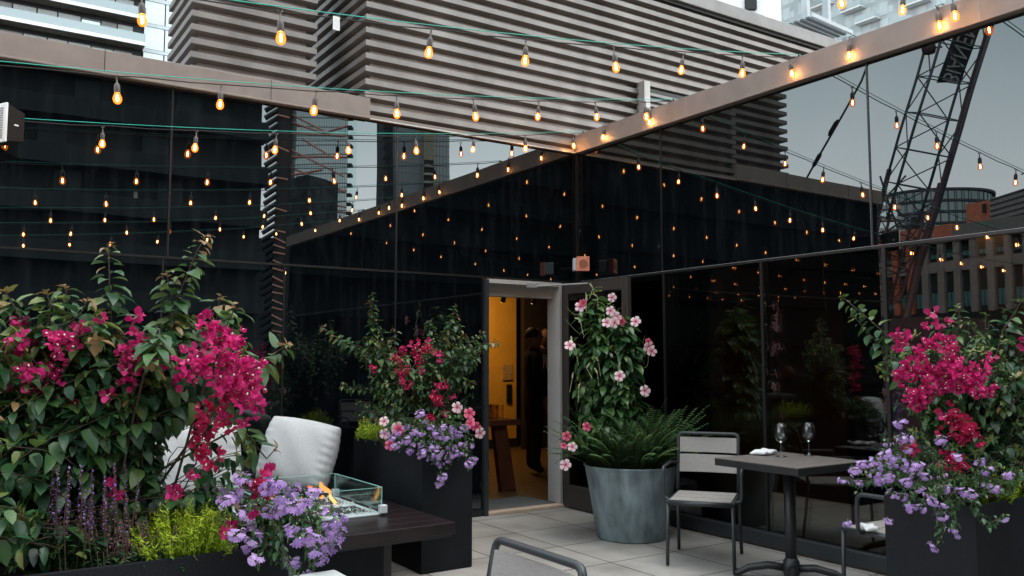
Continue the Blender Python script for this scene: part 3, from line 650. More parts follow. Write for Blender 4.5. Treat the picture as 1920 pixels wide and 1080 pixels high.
# ------------------------------------------------------------------ string lights
def bulb_proto():
    s = MB().lathe([(.002, .052), (.004, .052), (.0045, .03), (.009, .024), (.0145, .016), (.0155, .0), (.0155, -.022), (.0135, -.026), (0, -.026)], 12)
    s.tube([(-.012, 0, .07), (0, 0, .052), (.012, 0, .07)], .0035, 5)
    so = s.build('bulb_socket', M_SOCK, None, local=True, smooth=True)
    g = MB().lathe([(.012, -.026), (.016, -.036), (.0215, -.050), (.0225, -.062), (.019, -.074), (.011, -.083), (0, -.086)], 14); g.mi = 0
    g.mi = 1; g.lathe([(0, -.034), (.0045, -.040), (.006, -.054), (.005, -.068), (0, -.073)], 8)
    gb = g.build('bulb', [M_BULB, M_SEMIT], so, local=True, smooth=True); return so
proto = None
def bulb_at(parent, wp, rz=0, drop=0):
    global proto
    off = V(parent.location)
    if proto is None: proto = bulb_proto(); o = proto; o.parent = parent
    else: o = copy_tree(proto, parent)
    o.location = V(wp)-off; o.rotation_euler = (R.uniform(-.13, .13), R.uniform(-.13, .13), R.uniform(0, 6)); s_ = R.uniform(.94, 1.1); o.scale = (s_, s_, s_); return o
def zs(s): return 3.63-.18*s+.0102*s*s
SL = [(.11, 'string light hung close along the left glass wall into the corner', [-1]),
      (1.36, 'string light ending on the right fascia midway, second in from the corner', [.33, .87, 1.44, 2.01, 2.635, 3.22, 3.82, 4.40]),
      (2.66, 'topmost full string light crossing the photo, ending on the right fascia', [.1, .62, 1.2, 1.78, 2.45, 3.07, 3.88, 4.5]),
      (3.92, 'string light of which just two bulbs show at the top right edge', [.19, .72, 1.3]),
      (5.15, 'string light overhead beside the viewer, seen as the fourth row in the glass', [.4]),
      (6.4, 'string light behind the viewer, seen as the fifth row in the glass', [.3])]
for y, label, ss in SL:
    t = thing('string_light', (0, -y, zs(0)), label, 'string light', 'amber string lights over the terrace')
    if ss[0] == -1:
        ss = []
        for px in (1075, 985, 888, 780, 653, 517, 367, 192, 12):
            p = PY(px, 260, -y); ss.append(-p.x)
    else: ss = list(ss)
    while ss[-1] < 10.6: ss.append(ss[-1]+R.uniform(.5, .7))
    pts = [(-s*.25, -y, zs(s*.25)) for s in range(0, 45)]
    cpts = [(x, y_, z-.012-.010*abs(sin(x*5.2))) for x, y_, z in pts]
    MB().tube([(.02, -y, 3.60)]+cpts, .0038, 5).build('black_cable', M_CORD, t, smooth=True)
    MB().tube([(-.02, -y-.012, 3.605)]+[(x, y_-.012, z) for x, y_, z in pts], .0026, 5).build('teal_cord', M_TEAL, t, smooth=True)
    MB().tube([(-.03, -y-.02, 3.625), (.015, -y+.02, 3.60), (.03, -y, 3.60)], .006, 6).build('hook', M_MUL, t)
    for s in ss: bulb_at(t, (-s, -y, zs(s)-.09))
t = thing('string_light', (0, -2, 3.6), 'run of separate bulbs hanging in front of the bronze fascia of the right wall', 'string light')
ys = (.50, 1.12, 3.13, 3.76, 4.5, 5.2)
MB().tube([(.08, -y, 3.612) for y in (.3, 1, 2, 3, 4, 5, 6)], .004, 5).build('black_cable', M_CORD, t)
for y in ys:
    MB().tube([(.08, -y, 3.612), (-.03, -y, 3.622), (-.075, -y, 3.60), (-.078, -y, 3.57)], .0035, 5).build('drop_wire', M_CORD, t)
    bulb_at(t, (-.078, -y, 3.525))
t = thing('end_post', (-11, -3, 0), 'dark posts and rail at the far end of the string lights', 'post')
for y, _, _ in SL: MB().tube([(-11, -y, 0), (-11, -y, zs(11)+.05)], .025, 8).build('post', M_BLK, t)
MB().box(-11.02, -10.98, -6.5, -.05, 1.0, 1.05).build('rail', M_BLK, t)
# stay cable shown by the right wall
t = thing('stay_cable', (-1.5, -4.5, 3.6), 'thin diagonal stay cable with turnbuckles mirrored in the right glass wall', 'cable')
a = mb(PD(1634, 104, 12)); m_ = mb(PD(1600, 180, 12)); c_ = mb(PD(1508, 342, 13))
MB().tube([a, a+(m_-a)*.55+V((0, 0, -.05)), m_, c_], .016, 6).build('cable', M_CORD, t)
for px, rw in ((1562, 240), (1532, 300)):
    p = mb(PD(px, rw, 12.4)); d = (c_-m_).normalized(); MB().tube([p-d*.14, p-d*.08, p+d*.08, p+d*.14], [.01, .03, .03, .01], 8).build('turnbuckle', M_CORD, t)

# string 1 tag and clip
tag(MB().box(-3.62, -3.585, -2.675, -2.67, 3.03, 3.10).build('paper_tag', M_LINEN), 'small white paper tag hanging from the topmost string light', 'tag')

# corner speaker and wall speaker
t = thing('corner_speaker', (-.15, -.12, 2.24), 'small salmon faced square speaker with round grille in the wall corner above the door', 'speaker', rz=radians(-33))
p = PD(1090, 495, 8.0); t.location = p
t.rotation_euler.z = math.atan2(-FW.x, FW.y)
MB().box(-.075, .065, .03, .13, -.06, .06).build('case', M_STEELW, t, local=True, bev=.006)
MB().box(-.045, .075, -.03, .029, -.068, .068).build('front_plate', M_SALMON, t, local=True, bev=.004)
MB().tube([(.015, -.03, 0), (.015, -.036, 0)], .04, 28).build('grille', mat('salmon_grille', (.42, .15, .09), .8, bump=1, bs=500), t, local=True)
for x_, z_ in ((.058, .048), (-.025, -.048)): MB().tube([(x_, -.03, z_), (x_, -.034, z_)], .004, 8).build('screw', M_BLK, t, local=True)
MB().box(-.012, .012, .13, .34, -.012, .012).build('bracket', M_BLK, t, local=True)
p = PD(20, 243, 5.5)
t = thing('wall_speaker', p, 'black outdoor loudspeaker with a white slatted front at the left edge', 'speaker', rz=radians(-62))
s = MB()._add([(-.13, -.10, -.115), (.13, -.10, -.115), (.10, .03, -.09), (-.10, .03, -.09), (-.13, -.10, .13), (.13, -.10, .13), (.10, .03, .10), (-.10, .03, .10)], [(0, 3, 2, 1), (4, 5, 6, 7), (0, 1, 5, 4), (1, 2, 6, 5), (2, 3, 7, 6), (3, 0, 4, 7)])
s.build('case', mat('speaker_brown_black', (.012, .009, .008), .75, spec=.2), t, local=True, bev=.004)
MB().box(-.135, .135, -.115, -.101, -.12, .135).build('front_frame', M_WHITE, t, local=True, bev=.003)
b = MB()
for k in range(13): b.box(-.105, .105, -.120, -.1155, -.095+k*.016, -.087+k*.016)
b.build('grille', M_GREY, t, local=True)
MB().box(.112, .118, -.06, -.02, .0, .010).build('badge', M_LINE, t, local=True)
MB().tube([V((p.x, p.y+.02, p.z)), V((p.x, .0, p.z))], .015).build('bracket', M_BLK, wa)

# ------------------------------------------------------------------ furniture
def arc(p, c, q, n=6): p, c, q = V(p), V(c), V(q); return [p*(1-t)**2+c*2*t*(1-t)+q*t*t for t in [i/n for i in range(n+1)]]
def chair(loc, rz, label):
    t = thing('terrace_chair', loc, label, 'chair', 'charcoal tube chairs with taupe slats', rz)
    W_, D_ = .215, .23; r = .0125
    def bk(x, z): return (x, D_+(z-.44)*.2, z)          # reclined back line
    top = [bk(-W_, .45), bk(-W_, .80)]+arc(bk(-W_, .815), bk(-W_, .85), bk(-W_+.035, .85), 4)+arc(bk(W_-.035, .85), bk(W_, .85), bk(W_, .815), 4)+[bk(W_, .80), bk(W_, .45)]
    MB().tube(top, r, 8).build('back_frame', M_CHAR, t, local=True, smooth=True)
    for z0, z1 in ((.715, .822), (.575, .70)):
        b = MB(); n = 8; vs = []
        for dd in (0, .008):
            for i in range(n+1):
                x = -W_+.012+(2*W_-.024)*i/n; bow = .022*(1-(2*i/n-1)**2)
                for z in (z0, z1): q = bk(x, z); vs.append((x, q[1]+bow-dd-.002, z-.0*bow))
        m = 2*(n+1); fs = []
        for i in range(n):
            fs += [(2*i, 2*i+2, 2*i+3, 2*i+1), (m+2*i, m+2*i+1, m+2*i+3, m+2*i+2), (2*i, m+2*i, m+2*i+2, 2*i+2), (2*i+1, 2*i+3, m+2*i+3, m+2*i+1)]
        fs += [(0, 1, m+1, m), (2*n, m+2*n, m+2*n+1, 2*n+1)]
        b._add(vs, fs).build('back_slat', M_SLAT, t, local=True, bev=.002)
    for sx in (-1, 1):
        MB().tube([(sx*W_, -D_, .42), (sx*(W_+.005), -D_-.005, .008)], r, 8).build('leg', M_CHAR, t, local=True, smooth=True)
        MB().tube([(sx*W_, D_, .44), (sx*(W_+.008), D_+.06, .008)], r, 8).build('leg', M_CHAR, t, local=True, smooth=True)
        a = sx*(W_+.05)
        MB().tube([bk(sx*W_, .64), (a, D_, .645), (a, .10, .645)]+arc((a, -.06, .645), (a, -.10, .645), (a, -.10, .60), 4)+arc((a, -.10, .47), (a, -.10, .425), (a-sx*.04, -.10, .425), 3)+[(sx*W_, -.10, .425)], r*.95, 8).build('armrest', M_CHAR, t, local=True, smooth=True)
    b = MB()
    b.tube([(-W_, -D_, .425), (W_, -D_, .425)], .017, 8).tube([(-W_, D_, .425), (W_, D_, .425)], .012, 8)
    for sx in (-1, 1): b.tube([(sx*W_, -D_, .425), (sx*W_, D_, .425)], .014, 8)
    b.build('seat_frame', M_CHAR, t, local=True, smooth=True)
    for k in range(3): MB().box(-W_+.01, W_-.01, -D_+.02+k*.145, -D_+.155+k*.145, .432, .444).build('seat_slat', M_SLAT, t, local=True, bev=.003)
    return t
def rzface(d): return math.atan2(d[0], -d[1])    # local -y turned to face d
chair((-.70, -2.30, 0), rzface((-.80, -.60)), 'charcoal chair facing the viewer between the metal pot and the wine glass table')
chair((-.60, -3.72, 0), rzface((0, 1)), 'charcoal chair tucked between the small table and the right planter, folded napkin on seat')
chair((-3.99-.046, -4.60+.030, 0), rzface((-1, 0)), 'charcoal chair at the bottom edge, only its taupe backrest top showing')
p = PZ(1640, 993, .452)
def napkin(p, w_, d_, rz, label):
    t = MB(); n = 8; vs = []
    for l in range(2):
        for i in range(n+1):
            for j in range(5):
                x = (i/n-.5)*w_*(1-.06*l); y = (j/4-.5)*d_; z = .004+.012*l+.010*sin(i*1.3+j)*(.4+.6*l)+.012*max(0, (i/n-.5))
                vs.append((x, y, z+(.010 if l else 0)))
    m = (n+1)*5; fs = []
    for l in range(2):
        for i in range(n):
            for j in range(4): a = l*m+i*5+j; fs.append((a, a+5, a+6, a+1))
    for i in range(n): fs.append((i*5, m+i*5, m+i*5+5, i*5+5)); fs.append((i*5+4, i*5+9, m+i*5+9, m+i*5+4))
    for j in range(4): fs.append((j, j+1, m+j+1, m+j)); fs.append((n*5+j, m+n*5+j, m+n*5+j+1, n*5+j+1))
    t._add(vs, fs); o = t.build('napkin', M_LINEN, smooth=True, local=True, sub=1); o.location = p; o.rotation_euler = (0, 0, rz); return tag(o, label, 'napkin')
napkin((p.x-.02, p.y+.02, .447), .11, .07, .9, 'white napkin lying on the seat of the chair by the right planter')
TC = V((-.62, -2.965, 0))
t = thing('bistro_table', TC, 'square weathered bistro table on a black pedestal, carrying two wine glasses', 'table')
MB().box(TC.x-.325, TC.x+.325, TC.y-.325, TC.y+.325, .752, .756).build('tabletop', M_TTOP, t)
MB().box(TC.x-.327, TC.x+.327, TC.y-.327, TC.y+.327, .708, .752).build('edge_band', M_BLK, t, bev=.003)
MB().box(TC.x-.17, TC.x+.17, TC.y-.17, TC.y+.17, .69, .708).build('top_plate', M_BLK, t)
MB().tube([TC+V((0, 0, .03)), TC+V((0, 0, .70))], .036, 20).build('pedestal', M_BLK, t, smooth=True)
MB().lathe([(.036, .14), (.05, .12), (.055, .05), (.04, .02)], 20, TC).build('collar', M_BLK, t, smooth=True)
for k in range(4):
    a = radians(45+90*k-8); d = V((cos(a), sin(a), 0))
    MB().tube([TC+d*.03+V((0, 0, .075)), TC+d*.14+V((0, 0, .085)), TC+d*.26+V((0, 0, .06)), TC+d*.33+V((0, 0, .022)), TC+d*.36+V((0, 0, .014))], [.024, .024, .022, .02, .014], 10).build('leg', M_BLK, t, smooth=True)
p = PZ(1432, 852, .757); napkin((p.x, p.y, .757), .19, .12, .2, 'folded white napkin at the left of the bistro table beside a wine glass')
for px, lab in ((1465, 'empty stemmed wine glass beside the folded napkin, the left of two'), (1517, 'empty stemmed wine glass alone near the middle of the table, the right of two')):
    p = PZ(px, 856 if px < 1500 else 854, .757)
    g = MB().lathe([(0, .001), (.034, .001), (.034, .003), (.012, .007), (.004, .016), (.0035, .085), (.008, .092), (.028, .104), (.040, .126), (.043, .148), (.039, .185), (.033, .214), (.0315, .214), (.037, .185), (.041, .148), (.038, .127), (.026, .106), (0, .096)], 32)
    o = g.build('wine_glass', M_WINE, smooth=True, local=True); o.location = (p.x, p.y, .757); tag(o, lab, 'wine glass')
# pale table corner at the bottom edge
tc_ = PZ(630, 1066, .75)
t = thing('side_table', (tc_.x-.3, tc_.y-.3, 0), 'pale rounded table corner just showing at the bottom edge, below the lilac flowers', 'table')
MB().box(tc_.x-.62, tc_.x, tc_.y-.62, tc_.y, .725, .75).build('tabletop', mat('pale_tabletop', (.55, .58, .56), .5), t, bev=.012)
MB().tube([(tc_.x-.31, tc_.y-.31, .02), (tc_.x-.31, tc_.y-.31, .725)], .035, 14).build('pedestal', M_BLK, t)
MB().lathe([(.25, 0), (.25, .012), (.04, .03)], 28, (tc_.x-.31, tc_.y-.31, 0), cap=True).build('base', M_BLK, t)

# fire table
FX1, FY0, FY1, FX0 = -2.63, -2.20, -.92, -3.95
t = thing('fire_table', ((FX0+FX1)/2, -1.5, 0), 'low dark wooden fire table with planked top behind the foreground flowers', 'fire table')
n = 9; dy = (FY1-FY0)/n
for k in range(n): MB().box(FX0, FX1, FY0+k*dy+.0015, FY0+(k+1)*dy-.0015, .385, .45).build('top_plank', M_WOOD, t, bev=.004)
MB().box(FX0+.02, FX1-.02, FY0+.02, FY1-.02, .365, .384).build('underframe', M_BLK, t)
MB().box(FX0+.3, FX1-.30, FY0+.22, FY1-.2, 0.0, .364).build('base_cabinet', M_BLK, t, bev=.01)
MB().box(FX0+.35, FX1-.36, FY0+.205, FY0+.219, .04, .34).build('cabinet_door', M_PLANT, t)
gx1 = -2.89; gy0 = -1.76; gy1 = -1.0; gx0 = -3.65; zt = .45
ft = thing('fire_pit', ((gx0+gx1)/2, (gy0+gy1)/2, zt), 'rectangular glass guarded fire pit with small orange flames on the dark table', 'fire pit')
MB().box(gx0, gx1, gy0, gy1, zt+.001, zt+.012).build('tray', M_STEELW, ft, bev=.003)
MB().box(gx0+.06, gx1-.06, gy0+.1, gy0+.3, zt+.0125, zt+.02).box(gx0+.06, gx1-.06, gy1-.30, gy1-.1, zt+.0125, zt+.02).build('burner_trim', M_BLK, ft)
gm = MB()
for i in range(900):
    x, y = R.uniform(gx0+.03, gx1-.03), R.uniform(gy0+.03, gy1-.03); s = R.uniform(.006, .014); z = zt+.014+R.random()*.014
    a = [V((x, y, z))+rv(s) for _ in range(4)]; gm._add(a, [(0, 1, 2), (0, 2, 3), (0, 3, 1), (1, 3, 2)])
gm.build('gravel', M_GRAV, ft)
hg = .165
for (xa, xb, ya, yb) in ((gx0+.01, gx1-.01, gy0, gy0+.008), (gx0+.01, gx1-.01, gy1-.008, gy1), (gx1-.008, gx1, gy0+.012, gy1-.012), (gx0, gx0+.008, gy0+.012, gy1-.012)):
    g = MB().box(xa, xb, ya, yb, zt+.025, zt+hg).build('glass_guard', G_THIN, ft)
    e = MB().box(xa, xb, ya, yb, zt+hg+.0005, zt+hg+.003)
    if xb-xa > yb-ya: e.box(xa-.002, xa-.0005, ya, yb, zt+.025, zt+hg).box(xb+.0005, xb+.002, ya, yb, zt+.025, zt+hg)
    else: e.box(xa, xb, ya-.002, ya-.0005, zt+.025, zt+hg).box(xa, xb, yb+.0005, yb+.002, zt+.025, zt+hg)
    e.build('edge', G_EDGE, g)
for x, y in ((gx0, gy0), (gx1, gy0), (gx1, gy1), (gx0, gy1)): MB().box(x-.022, x+.022, y-.022, y+.022, zt+.013, zt+.062).build('corner_clamp', M_STEELW, ft, bev=.004)
FLM = emis('flame_orange', (1, .26, .06), 1.5); FLY = emis('flame_yellow', (1, .42, .13), 1.7); FLR = emis('flame_red', (1, .12, .04), 1.5)
for k, (px, rw, h, w_, ln, m) in enumerate(((630, 953, .11, .009, -.035, FLY), (618, 925, .07, .013, -.06, FLM), (600, 921, .03, .011, -.07, FLR), (604, 935, .02, .006, .0, FLM), (606, 968, .03, .008, .02, FLM), (560, 950, .06, .012, .02, FLM), (520, 950, .07, .012, -.02, FLY))):
    p = PY(px, rw, -1.35); z0 = p.z
    pts = [p+RT*(ln*t2*1.2+.010*sin(t2*7+k))+V((0, 0, h*t2)) for t2 in [i/7 for i in range(8)]]
    MB().tube(pts, [w_*(.25+1.0*sin(pi*(.12+.86*i/7))) for i in range(8)], 8).build('flame', m, ft, smooth=True)
# sofa
t = thing('lounge_sofa', (-3.6, -.5, 0), 'low black lounge sofa along the left glass wall carrying pale cushions', 'sofa')
MB().box(-4.7, -2.62, -.86, -.1, .08, .30).build('base', M_BLK, t, bev=.02)
MB().box(-4.7, -2.62, -.14, -.09, .30, .62).build('backrest', M_BLK, t, bev=.01)
MB().box(-2.68, -2.62, -.84, -.14, .30, .5).build('armrest', M_BLK, t, bev=.01)
for xa, xb in ((-4.66, -3.69), (-3.67, -2.70)): MB().box(xa, xb, -.84, -.15, .30, .44).build('seat_cushion', mat('dark_seat_fabric', (.03, .032, .036), .95) if xa < -4 else bpy.data.materials['dark_seat_fabric'], t, bev=.04)
def cushion(c, w_, h, th, rx, ry, rz, label, name='back_cushion'):
    n = 24; vs = []; fs = []; b = MB()
    for sgn in (-1, 1):
        for i in range(n+1):
            for j in range(n+1):
                u, v = 2*i/n-1, 2*j/n-1
                e = (1-abs(u)**6)*(1-abs(v)**6); puff = th*.5*(.22+.5*e**.5+.28*(1-u*u)*(1-v*v)) if e > 0 else th*.11
                px_ = u*w_/2*(.95+.07*(1-v*v)); pz_ = v*h/2*(.95+.07*(1-u*u))
                wr = .012*sin(v*26+u*5)*max(0, abs(u)-.62)*2.2+.007*sin(u*24+v*4)*max(0, abs(v)-.7)*2.2+.004*sin(u*7+v*5)
                vs.append((px_, sgn*(puff+wr), pz_))
    m = (n+1)**2
    for l in range(2):
        for i in range(n):
            for j in range(n): a = l*m+i*(n+1)+j; fs.append((a, a+n+1, a+n+2, a+1))
    for i in range(n):
        for a, d in ((i*(n+1), n+1), (i*(n+1)+n, n+1), (i, 1), (n*(n+1)+i, 1)): fs.append((a, a+d, m+a+d, m+a))
    b._add(vs, fs); o = b.build(name, M_CUSH, smooth=True, local=True, sub=1); o.location = c; o.rotation_euler = (rx, ry, rz); return tag(o, label, 'cushion')
p = PD(560, 850, 6.15)
cushion(p, .56, .48, .24, radians(-16), radians(8), radians(-48), 'plump pale grey back cushion in full view behind the fire pit')
p = PD(372, 866, 5.75)
cushion(p, .54, .50, .18, radians(-8), radians(-2), radians(-8), 'pale grey back cushion half hidden behind the magenta bougainvillea')
# ------------------------------------------------------------------ planting
def ellp():
    while True:
        v = rv()
        if v.length < 1: return v
def foliage_path(L_, S_, pts, leafL, lz, sp, tb=.45, wr=.54, drop=.8, r0=.0022, tip=True, curl=.3):
    """a stem through pts with alternate leaves on its last lz metres"""
    pts = [V(p) for p in pts]; seg = [0]
    for a, b in zip(pts, pts[1:]): seg.append(seg[-1]+(b-a).length)
    tot = seg[-1]; n = len(pts)
    S_.tube(pts, [r0*(1-.75*i/(n-1))+.0006 for i in range(n)], 5)
    s = max(0, tot-lz); k = 0; ph = R.uniform(0, 6)
    while s < tot:
        i = max(j for j in range(n) if seg[j] <= s+1e-9); i = min(i, n-2); t = (s-seg[i])/max(1e-6, seg[i+1]-seg[i]); p = pts[i].lerp(pts[i+1], t)
        ax = (pts[i+1]-pts[i]).normalized(); side = ax.orthogonal().normalized(); side.rotate(Matrix.Rotation(ph+k*2.4, 3, ax))
        d = (side*1.0+ax*.35+V((0, 0, -drop))+rv(.25)).normalized(); up = (V((0, 0, 1))*.8+side*.5+rv(.3)).normalized()
        rel = (s-(tot-lz))/lz; sz = leafL*R.choice((.55, .75, .9, 1.05, 1.2))*R.uniform(.9, 1.1)*(1-.45*max(0, rel-.7)/.3)
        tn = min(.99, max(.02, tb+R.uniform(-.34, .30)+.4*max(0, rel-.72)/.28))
        q = p+d*.012*(leafL/.06); pq = pix(q)
        if any(a < pq[0] < b_ and c < pq[1] < e_ for a, b_, c, e_ in GAPS): s += sp; k += 1; continue
        L_.leaf(q, d, up, sz, sz*wr*R.uniform(.85, 1.15), fold=R.uniform(.1, .5), curl=R.uniform(.05, curl*1.8), tone=tn)
        s += sp*R.uniform(.7, 1.3); k += 1
    if tip:
        ax = (pts[-1]-pts[-2]).normalized()
        for j in range(4):
            sd = ax.orthogonal().normalized(); sd.rotate(Matrix.Rotation(j*1.6+ph, 3, ax)); L_.leaf(pts[-1]-ax*j*.006, (ax*.45+sd).normalized(), ax, leafL*(.55-.06*j), leafL*.24, tone=min(.99, tb+.42))
GAPS = ((268, 400, 950, 1045), (300, 358, 800, 925), (485, 640, 770, 880))
def bez(a, c, b, n=8): return [a*(1-t)**2+c*2*t*(1-t)+b*t*t for t in [i/n for i in range(n+1)]]
def wob(pts, a): return [p+(rv(a) if 0 < i < len(pts)-1 else V((0, 0, 0))) for i, p in enumerate(pts)]
def bush(t, roots, blobs, shoots, leafL, lz, sp, dep=.16, mat_=LF_B, tb=.42, inner=0):
    L_, S_ = MB(), MB()
    for px, rw, f, rx, ry, n in blobs:
        c = PD(px, rw, f); k = f/1600
        for i in range(n):
            e = ellp(); e = e.normalized()*(e.length**.6)
            q = c+RT*e.x*rx*k+V((0, 0, 1))*e.z*ry*k+FW*e.y*dep
            r = R.choice(roots)+rv(.03)*V((1, 1, 0)).length*.5; r.z = roots[0].z
            m = (r+q)/2+V((0, 0, .12+.1*R.random()))+RT*R.uniform(-.1, .1)
            d = (q-c); q2 = q+V((0, 0, -.02))
            bp_ = wob(bez(r, m, q2), .008)
            if any(294 < pix(z_)[0] < 362 and 795 < pix(z_)[1] < 925 for z_ in bp_) and R.random() < .9: continue
            foliage_path(L_, S_, bp_, leafL, lz*R.uniform(.7, 1.2), sp, tb=tb-(.12 if e.y > 0 else 0)-(.10 if e.z < -.3 else 0)+(.12 if e.z > .35 else 0))  # leaf tone holds painted light: darker behind and low, lighter on top
    for sh in shoots:
        pts = [PD(*p) for p in sh]
        r = R.choice(roots); pp = [r, r.lerp(pts[0], .6)+V((0, 0, .04))]+pts
        sm = [pp[0]]
        for i in range(1, len(pp)-1): sm += [pp[i-1].lerp(pp[i], .75), pp[i], pp[i].lerp(pp[i+1], .25)]
        sm.append(pp[-1]); ln = sum((b-a).length for a, b in zip(pts, pts[1:]))+.05
        foliage_path(L_, S_, sm, leafL*1.05, ln, sp*.42, tb=tb+.12, drop=.4, r0=.0045)
    L_.build('foliage', mat_, t, smooth=True, fix=False); S_.build('branches', M_STEM, t, smooth=True)
def bract_cluster(mt, nfl, rad, s, name='flower_cluster', cen=True):
    b = MB()
    for i in range(nfl):
        o = ellp().normalized(); p = o*rad*R.uniform(.35, 1); ax = (o+rv(.5)).normalized(); sd = ax.orthogonal().normalized(); ph = R.uniform(0, 6); tn = R.uniform(.2, 1)
        for j in range(3):
            q = sd.copy(); q.rotate(Matrix.Rotation(ph+j*2.094, 3, ax)); b.leaf(p, (q*.75+ax*.8).normalized(), (ax-q*.4).normalized(), s*R.uniform(.85, 1.15), s*.85, fold=-.35, curl=R.uniform(-.25, .15), tone=min(1, max(0, tn+R.uniform(-.15, .15))), st=((.12, .8), (.45, 1.05), (.78, .6)))
        if not cen: b.mi = 1; b.tone = .2; b.tube([V((0, 0, -.005)), p+ax*.001], [.001, .0008], 4); b.mi = 0
        if cen and R.random() < .5:
            b.mi = 1; b.tone = 1; e = p+ax*s*.55
            b.tube([p, e], [.0012, .003], 5); b.mi = 0
    o = b.build(name, [mt, FL_C], None, local=True, smooth=True, fix=False); return o
def fan_cluster(nfl, rad, s, name='flower_head', tb=.5):
    b = MB()
    for i in range(nfl):
        o = V((R.uniform(-1, 1), R.uniform(-1, 1), R.uniform(-.55, .9))).normalized(); p = o*rad*R.uniform(.4, 1); ax = (o+V((0, 0, .1))).normalized()
        dn = (V((0, 0, -1))-ax*(-ax.z)); dn = dn.normalized() if dn.length > .05 else V((1, 0, 0)); tn = min(1, max(0, tb+R.uniform(-.2, .2)))
        for j in range(5):
            q = dn.copy(); q.rotate(Matrix.Rotation((j-2)*.55, 3, ax)); b.leaf(p, (q+ax*.35).normalized(), ax, s, s*.30, fold=.2, curl=.12, tone=min(1, tn+R.uniform(-.15, .2)), st=((.2, .55), (.6, 1), (.85, .8)))
        b.mi = 1; b.tone = 1; b.tube([p-ax*.001, p+ax*.002+dn*.003], [.0015, .0018], 5); b.mi = 2; b.tone = .4; b.tube([p, p-ax*rad*.7], .001, 4); b.mi = 0
    for i in range(5):
        b.mi = 2; d = (rv()+V((0, 0, .8))).normalized(); b.leaf(d*rad*.3, d, V((0, 0, 1)), s*1.0, s*.35, tone=R.uniform(.3, .7)); b.mi = 0
    return b.build(name, [FL_P, FL_C, LF_D], None, local=True, smooth=True, fix=False)
def trumpet(mt, s, name='blossom'):
    b = MB(); ax = V((0, 0, 1))
    for j in range(5):
        q = V((cos(j*1.2566), sin(j*1.2566), 0)); q2 = V((cos(j*1.2566+.5), sin(j*1.2566+.5), 0))
        vs = []
        for r_, z_, wd in ((.12, 0, .09), (.45, .10, .30), (.8, .12, .42), (1.0, .06, .20)):
            sdv = ax.cross(q)
            for k in (-1, 0, 1): vs.append((q*r_+sdv*wd*k+V((0, 0, z_+.05*(k == 0)+.04*k)))*s)
        fs = [(3*i+k, 3*i+k+1, 3*i+k+4, 3*i+k+3) for i in range(3) for k in (0, 1)]
        n0 = len(b.v); b._add(vs, fs)
        for i, tn in enumerate((.12, .62, .9, .95)):
            for k in range(3): b.t[n0+3*i+k] = min(1, max(0, tn+R.uniform(-.06, .06)))
    n0 = len(b.v); b.tone = .55; b.lathe([(.14*s, .01*s), (.12*s, -.35*s), (.06*s, -.55*s), (.03*s, -1.1*s)], 10)
    b.mi = 1; b.tone = .1; b.lathe([(0, .02*s), (.13*s, .012*s)], 8); 
    o = b.build(name, [mt, FL_K], None, local=True, smooth=True, fix=False); tmp.append(o); return o
def spread(protos, t, spots, f, jit, n=1, fj=.08, scl=(.85, 1.15), face=False):
    """copies of a blossom at the spots, parented to the plant"""
    for sp_ in spots:
        px, rw = sp_[:2]; m = sp_[2] if len(sp_) > 2 else n
        for i in range(m):
            ff = (sp_[3] if len(sp_) > 3 else f)+R.uniform(-fj, fj*.4); a = R.uniform(0, 6.28); rr = jit*sqrt(R.random()) if m > 1 else jit*.2
            p = PD(px+cos(a)*rr, rw+sin(a)*rr, ff); pr = protos[R.randrange(len(protos))]
            if pr.parent is None: o = pr; o.parent = t
            else: o = pr.copy(); col.objects.link(o); o.parent = t
            o.location = p-V(t.location); s = R.uniform(*scl); o.scale = (s, s, s)
            if face:
                d = (CAM-p).normalized()+rv(.55); d.z += .1; o.rotation_euler = d.to_track_quat('Z', 'Y').to_euler()
            else: o.rotation_euler = (R.uniform(-.5, .5), R.uniform(-.5, .5), R.uniform(0, 6.28))
def planter(x0, x1, y0, y1, h, label):
    t = thing('planter_box', ((x0+x1)/2, (y0+y1)/2, 0), label, 'planter')
    b = MB(); th = .012; 
    o = [(x0, y0), (x1, y0), (x1, y1), (x0, y1)]; i_ = [(x0+th, y0+th), (x1-th, y0+th), (x1-th, y1-th), (x0+th, y1-th)]
    vs = [(x, y, .004) for x, y in o]+[(x, y, h) for x, y in o]+[(x, y, h) for x, y in i_]+[(x, y, h-.2) for x, y in i_]
    fs = [(3, 2, 1, 0)]
    for k in range(4): n_ = (k+1) % 4; fs += [(k, n_, 4+n_, 4+k), (4+k, 4+n_, 8+n_, 8+k), (8+k, 8+n_, 12+n_, 12+k)]
    fs.append((12, 13, 14, 15)); b._add(vs, fs).build('box', M_PLANT, t, bev=.003)
    b = MB(); n = 14; vs = []
    for i in range(n+1):
        for j in range(n+1): vs.append((x0+th+.002+(x1-x0-2*th-.004)*i/n, y0+th+.002+(y1-y0-2*th-.004)*j/n, h-.05+R.uniform(-.012, .014)))
    b._add(vs, [(i*(n+1)+j, (i+1)*(n+1)+j, (i+1)*(n+1)+j+1, i*(n+1)+j+1) for i in range(n) for j in range(n)]).build('soil', M_SOIL, t)
    return t
